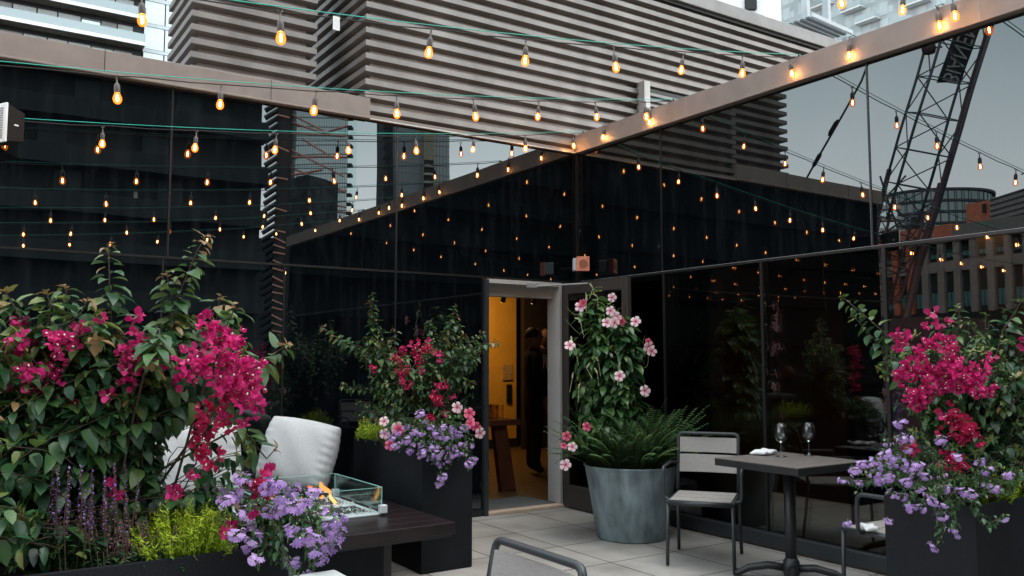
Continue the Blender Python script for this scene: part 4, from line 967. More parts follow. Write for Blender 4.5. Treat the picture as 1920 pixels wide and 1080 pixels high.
def tufts(t, x0, x1, y0, y1, z, n, L0, mt, name, slope=0, W_=.006, k=7):
    b = MB()
    for i in range(n):
        x, y = R.uniform(x0, x1), R.uniform(y0, y1); u = (x-x0)/(x1-x0)*2-1; h = L0*R.uniform(.5, 1.15)*(1-.35*u*u)
        p = V((x, y, z)); d = (V((u*.35, R.uniform(-.5, .3), 1))+rv(.25)).normalized(); b.tone = R.uniform(.1, .4); tip = p+d*h
        b.tube([p, p+d*h*.5+rv(.006), tip], [.002, .0015, .001], 4)
        for q in range(int(h/.008)):
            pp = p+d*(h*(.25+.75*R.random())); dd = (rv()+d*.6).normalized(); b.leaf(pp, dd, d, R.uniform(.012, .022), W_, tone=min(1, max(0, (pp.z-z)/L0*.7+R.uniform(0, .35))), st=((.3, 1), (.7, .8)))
    b.build(name, mt, t, fix=False)
def spikes(t, pts, h, lean, stem_m, fl_m, rad=.008, name='flower_spike', tz=(.2, 1)):
    for p in pts:
        hh = h*R.uniform(.75, 1.15); d = (V((0, 0, 1))+rv(lean)).normalized(); b = MB(); b.mi = 1; b.tone = .3; b.tube([p, p+d*hh*.5+rv(.01), p+d*hh], [.0022, .002, .0008], 5); b.mi = 0
        n = int(hh/.0035)
        for i in range(n):
            f_ = i/n
            if f_ < .42: continue
            pp = p+d*hh*f_; dd = (rv()-d*rv().dot(d)); dd = (dd.normalized()+d*.3).normalized(); tone = R.uniform(*tz) if f_ > .55 else R.uniform(tz[0], tz[0]+.4)
            b.leaf(pp, dd, d, rad*R.uniform(.7, 1.5)*(1.15-.6*f_), rad*.6, tone=tone, st=((.3, 1), (.7, .8)))
        b.mi = 2
        for i in range(9):
            f_ = R.uniform(.03, .42); a = R.uniform(0, 6); b.leaf(p+d*hh*f_, V((cos(a), sin(a), .2)).normalized(), V((0, 0, 1)), .035, .014, tone=R.uniform(.1, .6))
        b.build(name, [fl_m, M_STEM, LF_D], t, fix=False)
tmp = []
clM = [bract_cluster(FL_M, 9, .034, .023) for _ in range(3)]
clR = [bract_cluster(FL_R, 7, .030, .023) for _ in range(2)]
clS = [bract_cluster(FL_M, 3, .012, .022, 'flower_sprig', False)]
def dupset(ps):
    r = []
    for p in ps: q = p.copy(); col.objects.link(q); q.parent = None; r.append(q)
    return r
def fresh(ps): q = dupset(ps); tmp.extend(q); return q

# ---- near left planter
PH = .80
planter(-5.75, -4.10, -3.84, -3.42, PH, 'charcoal metal planter box in the left foreground, its rim along the bottom edge')
zs_ = PH-.05
t = thing('bougainvillea', (-4.85, -3.58, zs_), 'big magenta bougainvillea filling the left foreground planter', 'bougainvillea', 'bougainvilleas in the planters')
rts = [V((x, -3.56, zs_)) for x in (-5.35, -5.1, -4.9, -4.7, -4.55)]
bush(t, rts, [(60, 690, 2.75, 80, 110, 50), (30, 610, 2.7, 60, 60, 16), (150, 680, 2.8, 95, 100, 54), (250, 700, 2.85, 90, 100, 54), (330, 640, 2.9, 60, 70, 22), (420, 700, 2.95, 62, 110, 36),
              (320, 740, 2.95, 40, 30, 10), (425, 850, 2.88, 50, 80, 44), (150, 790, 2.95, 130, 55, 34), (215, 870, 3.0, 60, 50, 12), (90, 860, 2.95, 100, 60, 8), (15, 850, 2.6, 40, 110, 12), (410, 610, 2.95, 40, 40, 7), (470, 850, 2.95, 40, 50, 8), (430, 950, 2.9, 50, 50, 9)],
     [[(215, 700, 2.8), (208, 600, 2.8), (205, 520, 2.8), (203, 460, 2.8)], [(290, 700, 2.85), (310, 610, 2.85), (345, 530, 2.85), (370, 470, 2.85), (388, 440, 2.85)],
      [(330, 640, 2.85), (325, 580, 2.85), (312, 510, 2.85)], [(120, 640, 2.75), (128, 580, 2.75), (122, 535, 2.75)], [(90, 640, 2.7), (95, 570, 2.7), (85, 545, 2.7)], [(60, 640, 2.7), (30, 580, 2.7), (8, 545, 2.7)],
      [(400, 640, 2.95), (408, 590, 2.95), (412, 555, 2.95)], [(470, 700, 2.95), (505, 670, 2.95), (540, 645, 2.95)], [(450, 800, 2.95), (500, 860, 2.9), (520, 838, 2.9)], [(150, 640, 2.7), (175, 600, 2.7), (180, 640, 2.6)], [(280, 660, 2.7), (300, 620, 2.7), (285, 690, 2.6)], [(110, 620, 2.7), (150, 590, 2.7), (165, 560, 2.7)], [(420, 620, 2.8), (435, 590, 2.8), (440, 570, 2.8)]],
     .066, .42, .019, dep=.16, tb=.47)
spread(fresh(clM), t, [(430, 650, 5), (395, 620, 2), (450, 690, 5), (462, 720, 3), (425, 720, 3), (460, 755, 2), (365, 670, 3), (350, 685, 2), (100, 650, 3), (85, 695, 3), (62, 660, 2), (40, 640, 1), (112, 705, 2), (70, 720, 1), (240, 675, 3), (225, 700, 2), (262, 650, 1), (468, 690, 2), (400, 700, 2), (130, 640, 1), (440, 670, 3)], 2.72, 28, fj=.16, scl=(.7, 1.1))
spread(fresh(clR), t, [(75, 740, 3), (110, 770, 2), (385, 800, 2), (400, 770, 2), (370, 830, 1), (395, 860, 2), (135, 750, 1), (60, 770, 1), (420, 790, 1), (495, 900, 3), (430, 745, 2)], 2.74, 18, fj=.05)
spread(fresh(clS), t, [(245, 620), (190, 598), (255, 592), (385, 585), (383, 600), (372, 655), (235, 690), (320, 918), (330, 925), (425, 1000), (470, 960), (430, 985), (455, 790), (362, 890), (205, 900), (225, 925), (35, 600), (155, 615), (305, 680), (500, 880), (415, 775), (55, 725), (10, 720), (200, 740)], 2.66, 6, fj=.04, scl=(.9, 1.3))
t = thing('fan_flower', (-4.2, -3.7, zs_), 'lilac fan flower spilling over the right end of the left foreground planter', 'fan flower', 'lilac fan flowers trailing from planters')
rts = [V((-4.2, -3.75, zs_)), V((-4.3, -3.7, zs_))]
bush(t, rts, [(535, 965, 2.85, 85, 45, 26), (600, 1000, 2.85, 35, 35, 10), (480, 1000, 2.75, 50, 50, 12), (560, 1045, 2.7, 60, 30, 10), (430, 930, 2.8, 30, 30, 4)], [], .03, .22, .014, dep=.10, mat_=LF_D, tb=.3)
fh = [fan_cluster(n_, .026, .021, tb=tb_) for n_, tb_ in ((12, .5), (9, .3), (14, .65), (6, .15), (11, .8), (4, .5))]
spread(fresh(fh), t, [(430, 925), (418, 935), (465, 965), (478, 985), (500, 915), (515, 905), (530, 930), (548, 915), (590, 920), (555, 950), (575, 940), (620, 985), (608, 1000), (590, 1010), (630, 1000), (470, 1025), (482, 1045), (475, 1008), (560, 1065), (548, 1055), (618, 1025), (520, 950), (505, 960), (625, 965), (455, 900), (560, 1000), (548, 990), (636, 975), (445, 1000), (600, 1040)], 2.68, 6, fj=.06, scl=(.8, 1.3))
t = thing('stonecrop', (-4.75, -3.75, zs_), 'lime green feathery stonecrop at the rim of the left foreground planter', 'stonecrop', 'lime stonecrops in the planters')
a = PZ(268, 1040, PH).x; b_ = PZ(405, 1030, PH).x
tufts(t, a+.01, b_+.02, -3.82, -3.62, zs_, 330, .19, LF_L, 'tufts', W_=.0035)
t = thing('salvia', (-5.0, -3.72, zs_), 'clump of tall violet and brown salvia spikes in the left foreground planter', 'salvia')
spikes(t, [V((PZ(px, 1020, zs_).x, -3.72+R.uniform(-.05, .05), zs_)) for px in (70, 95, 108, 120, 135, 150, 165, 172, 186, 85, 130, 160, 60, 200, 78, 102, 113, 126, 142, 156, 178, 192)], .30, .07, M_STEM, FL_S, .010)
t = thing('heather', (-4.95, -3.76, zs_), 'low dusky pink lavender sprigs beside the lime stonecrop', 'lavender')
spikes(t, [V((PZ(px+R.uniform(-6, 6), 1040, zs_).x, R.uniform(-3.82, -3.72), zs_)) for px in range(165, 300, 5)], .155, .22, M_GSTEM, FL_H, .008)
tufts(t, PZ(160, 1045, PH).x, PZ(300, 1040, PH).x, -3.82, -3.70, zs_, 70, .10, LF_H, 'grey_foliage', W_=.004)
t = thing('leafy_shrub', (-5.35, -3.75, zs_), 'dark leafy shrub hanging over the planter rim at the lower left corner', 'shrub')
bush(t, [V((-5.3, -3.72, zs_)), V((-5.4, -3.72, zs_))], [(30, 990, 2.45, 50, 60, 14), (20, 930, 2.5, 40, 40, 8), (60, 900, 2.6, 40, 40, 5), (230, 1000, 2.72, 40, 16, 5), (100, 1020, 2.6, 60, 20, 8)], [], .075, .2, .035, dep=.06, tb=.3)

# ---- middle planter
planter(-2.515, -2.13, -1.55, -.42, PH, 'tall charcoal planter box between the fire table and the doorway')
t = thing('bougainvillea', (-2.32, -1.1, zs_), 'bougainvillea with a wide V shaped crown in the middle planter', 'bougainvillea', 'bougainvilleas in the planters')
rts = [V((-2.33, -1.1, zs_)), V((-2.30, -1.25, zs_)), V((-2.35, -.95, zs_))]
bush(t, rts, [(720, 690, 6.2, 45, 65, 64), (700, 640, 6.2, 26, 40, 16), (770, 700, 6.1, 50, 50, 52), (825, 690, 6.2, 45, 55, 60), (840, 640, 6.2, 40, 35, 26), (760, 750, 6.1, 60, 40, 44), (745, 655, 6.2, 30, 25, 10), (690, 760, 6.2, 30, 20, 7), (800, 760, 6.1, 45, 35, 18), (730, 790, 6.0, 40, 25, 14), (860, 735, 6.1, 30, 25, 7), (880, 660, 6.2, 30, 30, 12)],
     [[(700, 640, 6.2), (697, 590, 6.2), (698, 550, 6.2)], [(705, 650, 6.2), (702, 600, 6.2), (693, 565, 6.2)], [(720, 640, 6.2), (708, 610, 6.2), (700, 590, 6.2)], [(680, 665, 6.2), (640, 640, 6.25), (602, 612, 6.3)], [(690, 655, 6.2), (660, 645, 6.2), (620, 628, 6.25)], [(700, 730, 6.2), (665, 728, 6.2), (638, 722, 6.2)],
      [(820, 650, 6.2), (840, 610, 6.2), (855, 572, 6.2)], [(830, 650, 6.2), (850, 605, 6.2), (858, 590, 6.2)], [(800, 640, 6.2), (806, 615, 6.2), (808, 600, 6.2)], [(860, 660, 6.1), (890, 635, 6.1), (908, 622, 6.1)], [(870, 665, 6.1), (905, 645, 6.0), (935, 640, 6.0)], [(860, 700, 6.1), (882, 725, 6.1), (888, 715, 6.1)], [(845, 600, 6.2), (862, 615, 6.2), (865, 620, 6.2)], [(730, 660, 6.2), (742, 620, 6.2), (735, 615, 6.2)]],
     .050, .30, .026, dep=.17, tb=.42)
spread(fresh(clR), t, [(760, 660, 2), (780, 650, 2), (800, 655, 3), (790, 675, 2), (775, 668, 2), (755, 700, 3), (750, 680, 1), (765, 690, 1), (820, 660, 1), (825, 720, 2), (820, 755, 3), (815, 740, 2), (765, 720, 1), (812, 780, 2), (740, 668, 1), (757, 715, 1), (700, 690, 1)], 5.9, 8, fj=.05, scl=(.75, 1.0))
spread(fresh(clS), t, [(770, 647), (757, 655), (848, 742), (802, 637), (825, 675), (790, 695), (835, 775), (825, 665)], 5.85, 4, fj=.04, scl=(.9, 1.2))
t = thing('fan_flower', (-2.3, -1.5, zs_), 'lilac fan flower cascading down the front of the middle planter', 'fan flower', 'lilac fan flowers trailing from planters')
rts = [V((-2.3, -1.45, zs_)), V((-2.45, -1.35, zs_)), V((-2.2, -1.45, zs_))]
bush(t, rts, [(800, 815, 5.75, 70, 35, 40), (760, 815, 5.8, 40, 25, 16), (860, 820, 5.75, 40, 35, 20), (825, 850, 5.6, 40, 25, 14), (750, 795, 5.9, 30, 20, 8)], [[(825, 850, 5.6), (826, 880, 5.6), (823, 905, 5.6)], [(870, 840, 5.7), (882, 860, 5.7), (878, 880, 5.7)], [(800, 840, 5.6), (806, 858, 5.6)]], .028, .2, .016, dep=.10, mat_=LF_D, tb=.35)
spread(fresh(fh), t, [(735, 822), (748, 812), (742, 835), (760, 825), (775, 810), (780, 830), (795, 840), (790, 815), (805, 800), (795, 785), (788, 775), (808, 825), (820, 815), (830, 800), (840, 820), (850, 805), (845, 835), (862, 815), (870, 800), (878, 835), (835, 845), (850, 850), (840, 860), (805, 858), (825, 870), (822, 905), (829, 893), (880, 870), (885, 862), (770, 845), (815, 838), (760, 800), (858, 830), (790, 850), (822, 850), (865, 850), (727, 808)], 5.55, 4, fj=.05, scl=(.9, 1.3))
t = thing('dipladenia', (-2.25, -1.3, zs_), 'small pink and white trumpet flowers among the lilac ones in the middle planter', 'trumpet flower')
bush(t, [V((-2.2, -1.35, zs_)), V((-2.45, -1.2, zs_))], [(850, 790, 5.8, 40, 25, 10), (735, 805, 5.8, 20, 20, 6)], [], .04, .15, .02, dep=.08, mat_=LF_D, tb=.45)
tw = [trumpet(FL_W, .038) for _ in range(2)]; tk = [trumpet(FL_K, .036)]
spread(fresh(tw), t, [(720, 790), (721, 813), (857, 764), (900, 812), (745, 802)], 5.62, 2, fj=.02, face=True)
spread(fresh(tk), t, [(880, 775), (882, 794), (748, 806), (732, 835), (893, 800)], 5.6, 2, fj=.02, face=True)
t = thing('stonecrop', (-2.33, -.6, zs_), 'lime green stonecrop tuft at the far left end of the middle planter', 'stonecrop', 'lime stonecrops in the planters')
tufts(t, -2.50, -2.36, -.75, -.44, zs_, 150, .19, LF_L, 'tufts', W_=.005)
t = thing('lavender', (-2.4, -.85, zs_), 'grey green lavender tuft next to the lime stonecrop of the middle planter', 'lavender')
tufts(t, -2.50, -2.38, -1.02, -.78, zs_, 90, .17, LF_H, 'foliage', W_=.005)

# ---- right planter
planter(-1.627, -.45, -4.693, -4.285, PH, 'charcoal planter box at the lower right corner beside the glass wall')
t = thing('bougainvillea', (-1.1, -4.5, zs_), 'bougainvillea with bright magenta heart in the right hand planter', 'bougainvillea', 'bougainvilleas in the planters')
rts = [V((-1.2, -4.5, zs_)), V((-1.05, -4.5, zs_)), V((-.9, -4.5, zs_)), V((-1.35, -4.5, zs_))]
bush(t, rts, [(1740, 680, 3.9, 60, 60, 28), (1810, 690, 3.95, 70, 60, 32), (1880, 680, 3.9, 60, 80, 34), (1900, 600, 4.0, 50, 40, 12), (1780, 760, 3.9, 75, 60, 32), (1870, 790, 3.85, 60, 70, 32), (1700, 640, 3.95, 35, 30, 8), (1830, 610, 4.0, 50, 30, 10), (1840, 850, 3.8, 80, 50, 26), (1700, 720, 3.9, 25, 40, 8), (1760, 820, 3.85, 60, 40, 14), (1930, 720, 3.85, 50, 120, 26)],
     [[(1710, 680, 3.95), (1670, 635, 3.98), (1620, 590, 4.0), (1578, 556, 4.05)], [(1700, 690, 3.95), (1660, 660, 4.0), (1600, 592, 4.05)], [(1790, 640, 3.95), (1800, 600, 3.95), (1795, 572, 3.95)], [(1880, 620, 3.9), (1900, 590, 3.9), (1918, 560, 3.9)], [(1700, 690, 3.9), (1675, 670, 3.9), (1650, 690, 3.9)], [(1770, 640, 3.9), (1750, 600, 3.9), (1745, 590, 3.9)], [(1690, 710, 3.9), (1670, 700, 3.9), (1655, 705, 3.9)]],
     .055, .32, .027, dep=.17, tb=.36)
spread(fresh(clM), t, [(1745, 655, 3), (1765, 650, 2), (1720, 700, 4), (1750, 700, 5), (1780, 690, 5), (1800, 700, 3), (1820, 715, 4), (1840, 720, 2), (1700, 715, 3), (1710, 735, 2), (1765, 720, 4), (1835, 700, 2), (1790, 715, 3), (1705, 755, 3), (1735, 750, 2), (1850, 685, 1)], 3.62, 20, fj=.08, scl=(.7, 1.1))
spread(fresh(clR), t, [(1790, 790, 3), (1810, 810, 3), (1775, 770, 1), (1820, 795, 2), (1770, 815, 1), (1800, 868, 2), (1780, 862, 1), (1705, 835, 1), (1830, 820, 1)], 3.62, 12, fj=.05)
spread(fresh(clS), t, [(1748, 585), (1762, 608), (1676, 625), (1697, 628), (1684, 652), (1780, 598), (1738, 610), (1702, 672), (1918, 632), (1916, 650), (1780, 632), (1860, 668), (1715, 845), (1770, 778), (1690, 640)], 3.6, 4, fj=.04, scl=(.9, 1.3))
t = thing('fan_flower', (-1.4, -4.6, zs_), 'lilac fan flower trailing over the right hand planter in front of the empty chair', 'fan flower', 'lilac fan flowers trailing from planters')
rts = [V((-1.5, -4.6, zs_)), V((-1.4, -4.4, zs_)), V((-1.2, -4.6, zs_)), V((-1.05, -4.6, zs_))]
bush(t, rts, [(1700, 880, 3.65, 80, 45, 30), (1640, 890, 3.75, 60, 30, 16), (1780, 900, 3.5, 80, 40, 30), (1860, 890, 3.45, 60, 30, 16), (1750, 930, 3.4, 60, 30, 12), (1680, 830, 3.8, 30, 25, 8)], [[(1750, 930, 3.4), (1765, 980, 3.4), (1762, 1015, 3.4)], [(1820, 930, 3.4), (1850, 985, 3.4), (1885, 965, 3.4)], [(1780, 950, 3.4), (1790, 985, 3.4), (1788, 1000, 3.4)]], .026, .2, .016, dep=.08, mat_=LF_D, tb=.3)
spread(fresh(fh), t, [(1690, 792), (1665, 830), (1688, 822), (1660, 850), (1700, 845), (1675, 860), (1615, 868), (1600, 880), (1628, 870), (1582, 902), (1610, 905), (1640, 885), (1650, 900), (1665, 895), (1690, 870), (1705, 880), (1720, 870), (1700, 900), (1670, 925), (1690, 930), (1725, 915), (1745, 925), (1763, 890), (1770, 915), (1708, 950), (1725, 955), (1750, 940), (1765, 965), (1785, 990), (1792, 1000), (1750, 1025), (1665, 975), (1588, 980), (1885, 970), (1805, 920), (1822, 925), (1850, 910), (1865, 915), (1835, 865), (1850, 880), (1890, 890), (1795, 855), (1762, 825), (1700, 825), (1640, 862), (1660, 875), (1735, 890), (1770, 950)], 3.4, 3, fj=.05, scl=(.65, .95))
t = thing('stonecrop', (-.9, -4.62, zs_), 'lime green stonecrop low at the right edge of the photo', 'stonecrop', 'lime stonecrops in the planters')
tufts(t, PZ(1880, 940, PH).x, PZ(1880, 940, PH).x+.25, -4.69, -4.55, zs_, 60, .17, LF_L, 'tufts', W_=.005)

# ---- galvanised pot
PC = V((-.588, -1.41, 0)); PT = .565
t = thing('metal_pot', PC, 'large round galvanised grey metal pot standing by the open door', 'pot')
MB().lathe([(0, .003), (.262, .003), (.27, .012), (.362, PT-.012), (.368, PT), (.360, PT+.003), (.350, PT-.02), (.345, PT-.08)], 72, PC).build('shell', M_ZINC, t, smooth=True)
MB().lathe([(.3645, PT-.016), (.371, PT-.008), (.371, PT+.001), (.366, PT+.006), (.359, PT+.004)], 72, PC).build('rim', M_ZINC, t, smooth=True)
MB().lathe([(0, PT-.035), (.2, PT-.03), (.349, PT-.045)], 40, PC).build('soil', M_SOIL, t)
zp = PT-.04
t = thing('fern', PC+V((0, 0, zp)), 'dense dark green fern filling the galvanised pot', 'fern')
b = MB()
for i in range(400):
    a = R.uniform(0, 6.283); rr = .30*sqrt(R.random()); p0 = PC+V((cos(a)*rr, sin(a)*rr, zp)); out = V((cos(a), sin(a), 0))*(.15+rr*1.5)+RT*R.uniform(-.28, .32)
    ln = R.uniform(.28, .60); tip = p0+out*R.uniform(.25, .65)+V((0, 0, ln*R.uniform(.35, 1.0))); m = p0.lerp(tip, .5)+V((0, 0, ln*.28))
    pts = bez(p0, m, tip, 10); b.tone = .25; b.tube(pts, [.0018*(1-i_/12) for i_ in range(11)], 4); tb = R.uniform(.1, .75)
    for j in range(2, 11):
        ax = (pts[j]-pts[j-1]).normalized(); sd = ax.cross(V((0, 0, 1))).normalized(); wl = .040*sin(pi*(j-1)/10.5)+.006
        for q in (0, .5):
            pp = pts[j-1].lerp(pts[j], q)
            for s in (-1, 1): b.leaf(pp, (sd*s+ax*.45+V((0, 0, -.15))).normalized(), V((0, 0, 1)), wl, .013, tone=min(.98, max(.02, tb+R.uniform(-.15, .2))), st=((.3, 1), (.75, .7)))
b.build('fronds', LF_F, t, fix=False)
t = thing('mandevilla', PC+V((0, 0, zp)), 'tall mandevilla vine with pale pink blossoms climbing out of the metal pot', 'mandevilla')
rts = [PC+V((x, y, zp)) for x, y in ((-.1, .0), (.05, .05), (-.02, -.1))]
MB().tube([PC+V((-.05, 0, zp)), PC+V((-.05, .0, 1.85))], .006, 6).tube([PC+V((-.15, .05, zp)), PC+V((-.06, 0, 1.85))], .006, 6).tube([PC+V((.10, .05, zp)), PC+V((-.04, 0, 1.85))], .006, 6).build('trellis_canes', M_STEM, t)
bush(t, rts, [(1135, 595, 6.8, 40, 38, 40), (1140, 650, 6.8, 45, 35, 44), (1150, 700, 6.8, 45, 35, 44), (1165, 730, 6.8, 38, 30, 30), (1110, 720, 6.8, 38, 30, 30), (1165, 620, 6.85, 28, 40, 22), (1130, 770, 6.75, 45, 40, 26), (1100, 830, 6.65, 30, 40, 8), (1090, 640, 6.8, 22, 20, 5)],
     [[(1120, 620, 6.8), (1118, 570, 6.8), (1115, 545, 6.8)], [(1100, 600, 6.8), (1090, 575, 6.8), (1085, 590, 6.8)], [(1170, 680, 6.8), (1195, 655, 6.8), (1212, 650, 6.8)], [(1090, 800, 6.7), (1070, 830, 6.6), (1068, 840, 6.6)], [(1150, 740, 6.8), (1185, 745, 6.8), (1205, 735, 6.8)]],
     .105, .24, .036, dep=.13, mat_=LF_D, tb=.42)
tw2 = [trumpet(FL_W, .045) for _ in range(3)]
spread(fresh(tw2), t, [(1148, 558), (1145, 583), (1138, 605), (1152, 605), (1192, 603), (1068, 648), (1162, 705), (1209, 733), (1088, 575), (1216, 650), (1222, 658), (1060, 872), (1073, 838), (1155, 595)], 6.5, 1, fj=.02, face=True, scl=(.8, 1.05))
spread(fresh([trumpet(FL_K, .038)]), t, [(1062, 818), (1057, 836), (1165, 603), (1093, 568), (1216, 640), (1100, 800)], 6.5, 1, fj=.02, face=True, scl=(.7, 1.0))
bm_ = leafmat('pale_green_bud', [(0, (.25, .35, .12)), (1, (.60, .62, .38))], .5)
for px, rw in ((1112, 540), (1098, 560), (1120, 556), (1088, 600), (1080, 655), (1100, 690), (1122, 678), (1073, 710), (1085, 730), (1100, 565), (1160, 690), (1072, 642), (1120, 700)):
    p = PD(px, rw, 6.6); d = (V((0, 0, 1))+rv(.8)).normalized(); bd = MB(); bd.tone = R.uniform(.8, 1)
    for s in range(3): bd.leaf(p, d, rv().normalized(), .055, .014, tone=R.uniform(.75, 1))
    bd.tube([p-V((0, 0, .1))+rv(.03), p], .0018, 4)
    bd.build('bud', bm_, t, fix=False)
tn = MB()
for pl in (((1095, 590), (1075, 596), (1062, 575)), ((1085, 625), (1068, 610), (1060, 598)), ((1215, 665), (1218, 690), (1205, 690)), ((1090, 850), (1060, 850), (1040, 870)), ((1130, 540), (1118, 534), (1108, 548)), ((1260, 780), (1285, 790), (1300, 805))):
    tn.tube(bez(*[PD(a, b2, 6.55) for a, b2 in pl]), .0022, 4)
tn.build('tendrils', M_GSTEM, t)
for nm in {q.name for q in tmp+clM+clR+clS+fh+tw+tk}:
    q = bpy.data.objects[nm]
    if q.parent is None: bpy.data.objects.remove(q)
# ------------------------------------------------------------------ people
def skin_body(name, pts, edges, rad, m, t, root=0, sub=2):
    me = bpy.data.meshes.new(name); me.from_pydata([tuple(p) for p in pts], edges, []); me.materials.append(m)
    o = bpy.data.objects.new(name, me); col.objects.link(o); o.parent = t
    sk = o.modifiers.new('skin', 'SKIN'); sk.use_smooth_shade = True
    for i, sv in enumerate(me.skin_vertices[0].data):
        r = rad[i]; sv.radius = (r, r) if not isinstance(r, tuple) else r; sv.use_root = (i == root)
    ss = o.modifiers.new('sub', 'SUBSURF'); ss.levels = sub; ss.render_levels = sub; return o
def head_mesh(c, s, m):
    b = MB(); n = 16; prof = []; vs = []
    for i in range(13):
        a = pi*i/12; z = cos(a); rr = sin(a)
        for j in range(n):
            q = 2*pi*j/n; x = cos(q)*rr*.078; y = sin(q)*rr*.098; zz = z*.125
            if z < -.1: x *= 1-.28*(-z); y *= 1-.12*(-z)
            if sin(q) < -.75 and abs(z+.12) < .3: y -= .014*(1-abs(z+.12)/.3)*(1 if abs(cos(q)) < .3 else .1)
            if sin(q) < -.6 and .0 < z < .3 and .25 < abs(cos(q)) < .75: y += .006
            vs.append((c.x+x*s, c.y+y*s, c.z+zz*s))
    fs = [(i*n+j, i*n+(j+1) % n, (i+1)*n+(j+1) % n, (i+1)*n+j) for i in range(12) for j in range(n)]
    b._add(vs, fs)
    for sx in (-1, 1): b.tube([c+V((sx*.074*s, .01, .01)), c+V((sx*.088*s, .018, .0))], [.012, .022], 8)
    return b
def hand(b, w, d, s=1):
    sd = d.orthogonal().normalized()
    b.tube([w, w+d*.045, w+d*.085], [.024, .036, .034], 8)
    for k in range(4):
        o = sd*(k-1.5)*.017; ln = (.060, .075, .078, .062)[k]; q = d.cross(sd)*.018
        b.tube([w+d*.08+o, w+d*(.08+ln*.5)+o*1.05+q*.3, w+d*(.08+ln)+o*1.0+q], [.009, .0085, .006], 6)
    b.tube([w+d*.03+sd*.03, w+d*.06+sd*.052, w+d*.09+sd*.055], [.011, .010, .007], 6)
def standing(loc, rz, label, skirt=False):
    t = thing('person', loc, label, 'person', rz=rz)
    P = [(0, 0, .93), (0, 0, 1.12), (0, .0, 1.30), (0, .0, 1.44), (0, -.01, 1.52),
         (-.17, 0, 1.40), (-.23, .02, 1.14), (-.20, -.10, .93), (.17, 0, 1.40), (.23, .02, 1.14), (.20, -.08, .91),
         (-.09, 0, .88), (-.10, -.01, .50), (-.11, .02, .10), (-.11, -.10, .05), (.09, 0, .88), (.10, -.01, .50), (.11, .02, .10), (.11, -.10, .05)]
    E = [(0, 1), (1, 2), (2, 3), (3, 4), (3, 5), (5, 6), (6, 7), (3, 8), (8, 9), (9, 10), (0, 11), (11, 12), (12, 13), (13, 14), (0, 15), (15, 16), (16, 17), (17, 18)]
    rd = [(.17, .12), (.16, .115), (.18, .12), (.12, .08), .055, .07, .055, .042, .07, .055, .042, .10, .072, .05, .04, .10, .072, .05, .04]
    skin_body('body', [V(p) for p in P], E, rd, M_SUIT, t)
    hd = head_mesh(V((0, -.02, 1.635)), 1, M_SKIN); hd.tube([(0, 0, 1.46), (0, -.01, 1.56)], .05, 10); hd.build('head', M_SKIN, t, local=True, smooth=True)
    b = MB(); 
    for s in (-1, 1): hand(b, V((s*.20, -.09, .93)), V((0, -.15, -1)).normalized())
    b.build('hands', M_SKIN, t, local=True, smooth=True)
    h = MB(); n = 16
    vs = [(cos(2*pi*j/n)*sin(a)*.086, .012+sin(2*pi*j/n)*sin(a)*.104, 1.655+cos(a)*.115) for a in [pi*.55*i/7 for i in range(8)] for j in range(n)]
    h._add(vs, [(i*n+j, i*n+(j+1) % n, (i+1)*n+(j+1) % n, (i+1)*n+j) for i in range(7) for j in range(n)]); h.build('hair', M_HAIR, t, local=True, smooth=True)
    b = MB(); b._add([(-.07, -.125, 1.43), (.07, -.125, 1.43), (0, -.135, 1.20)], [(0, 1, 2)])
    b.build('shirt', M_LINEN, t, local=True)
    e = MB()
    for s in (-1, 1): e.tube([(s*.03, -.105, 1.65), (s*.03, -.116, 1.65)], .009, 8)
    e.build('eyes', M_BLK, t, local=True); MB().box(-.022, .022, -.118, -.108, 1.575, 1.583).build('mouth', mat('lips', (.3, .08, .07), .6), t, local=True)
p = PD(1000, 672, 10.4); standing((p.x, p.y, .013), radians(70), 'person in a black suit standing indoors by the walnut table, turned away')
p = PD(1022, 672, 10.9); standing((p.x, p.y, .013), radians(-20), 'person in black standing further right indoors, face lit warm')
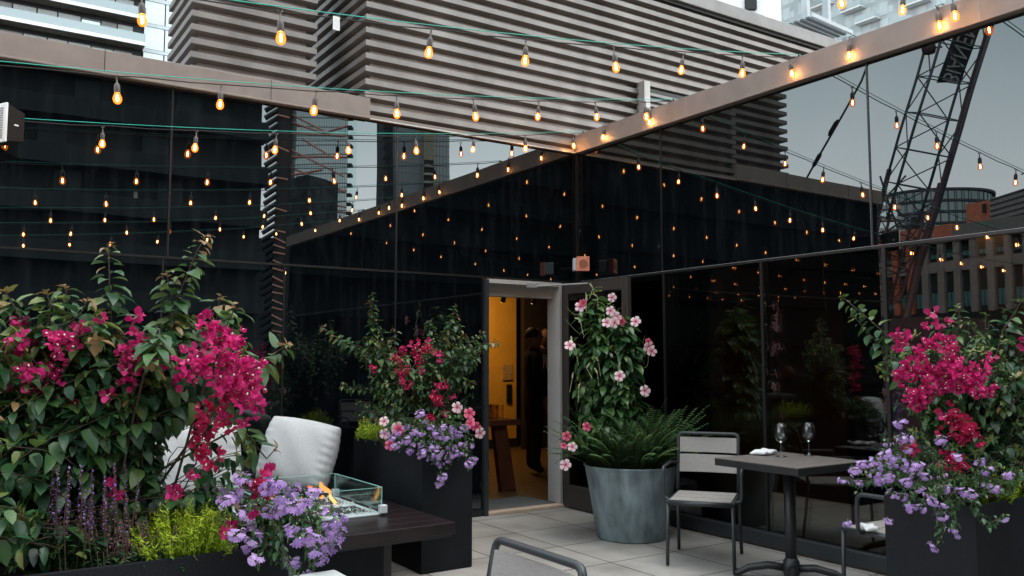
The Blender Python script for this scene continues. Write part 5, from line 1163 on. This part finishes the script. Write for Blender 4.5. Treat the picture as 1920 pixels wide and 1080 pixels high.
# seated guest at the left edge
p = PD(-4, 672, 4.4)
t = thing('person', (p.x, p.y, 0), 'person with long brown hair and dark top, seated behind the leaves at the left edge', 'person', rz=radians(200))
P = [(0, 0, .50), (0, .03, .70), (0, .03, .86), (0, .02, .98), (0, 0, 1.05), (-.17, .02, .94), (-.25, -.03, .70), (-.17, -.24, .60), (.17, .02, .94), (.25, -.03, .70), (.17, -.24, .60),
     (-.10, -.05, .50), (-.11, -.45, .50), (-.11, -.47, .10), (-.11, -.58, .05), (.10, -.05, .50), (.11, -.45, .50), (.11, -.47, .10), (.11, -.58, .05)]
E = [(0, 1), (1, 2), (2, 3), (3, 4), (3, 5), (5, 6), (6, 7), (3, 8), (8, 9), (9, 10), (0, 11), (11, 12), (12, 13), (13, 14), (0, 15), (15, 16), (16, 17), (17, 18)]
skin_body('body', [V(q) for q in P], E, [(.16, .12), (.14, .10), (.15, .10), (.10, .07), .05, .06, .048, .036, .06, .048, .036, .09, .075, .05, .035, .09, .075, .05, .035], M_SUIT, t)
hd = head_mesh(V((0, -.03, 1.17)), .97, M_SKIN); hd.tube([(0, .01, 1.0), (0, -.01, 1.10)], .045, 10); hd.build('head', M_SKIN, t, local=True, smooth=True)
b = MB()
for s in (-1, 1): hand(b, V((s*.17, -.24, .60)), V((0, -1, -.2)).normalized())
b.build('hands', M_SKIN, t, local=True, smooth=True)
h = MB()
for i in range(60):
    a = pi*(.02+.96*i/59)-.0; x = cos(a); y = sin(a)
    h.tube([(x*.03, y*.03-.01, 1.30), (x*.085, y*.10-.02, 1.24), (x*.10, y*.115-.01, 1.12), (x*.11, y*.10+.03, .98), (x*.12+R.uniform(-.01, .01), y*.07+.08, .85)], [.012, .014, .014, .012, .004], 5)
h.build('hair', M_HAIR, t, local=True, smooth=True)
t = thing('garden_stool', (p.x, p.y, 0), 'black seat under the long haired guest at the left edge', 'seat', rz=radians(200))
MB().box(-.25, .25, -.22, .25, .34, .41).build('seat', M_BLK, t, local=True, bev=.02)
for sx in (-1, 1):
    for sy in (-1, 1): MB().tube([(sx*.2, sy*.18, 0), (sx*.2, sy*.18, .34)], .018, 8).build('leg', M_BLK, t, local=True)
bpy.context.view_layer.update()
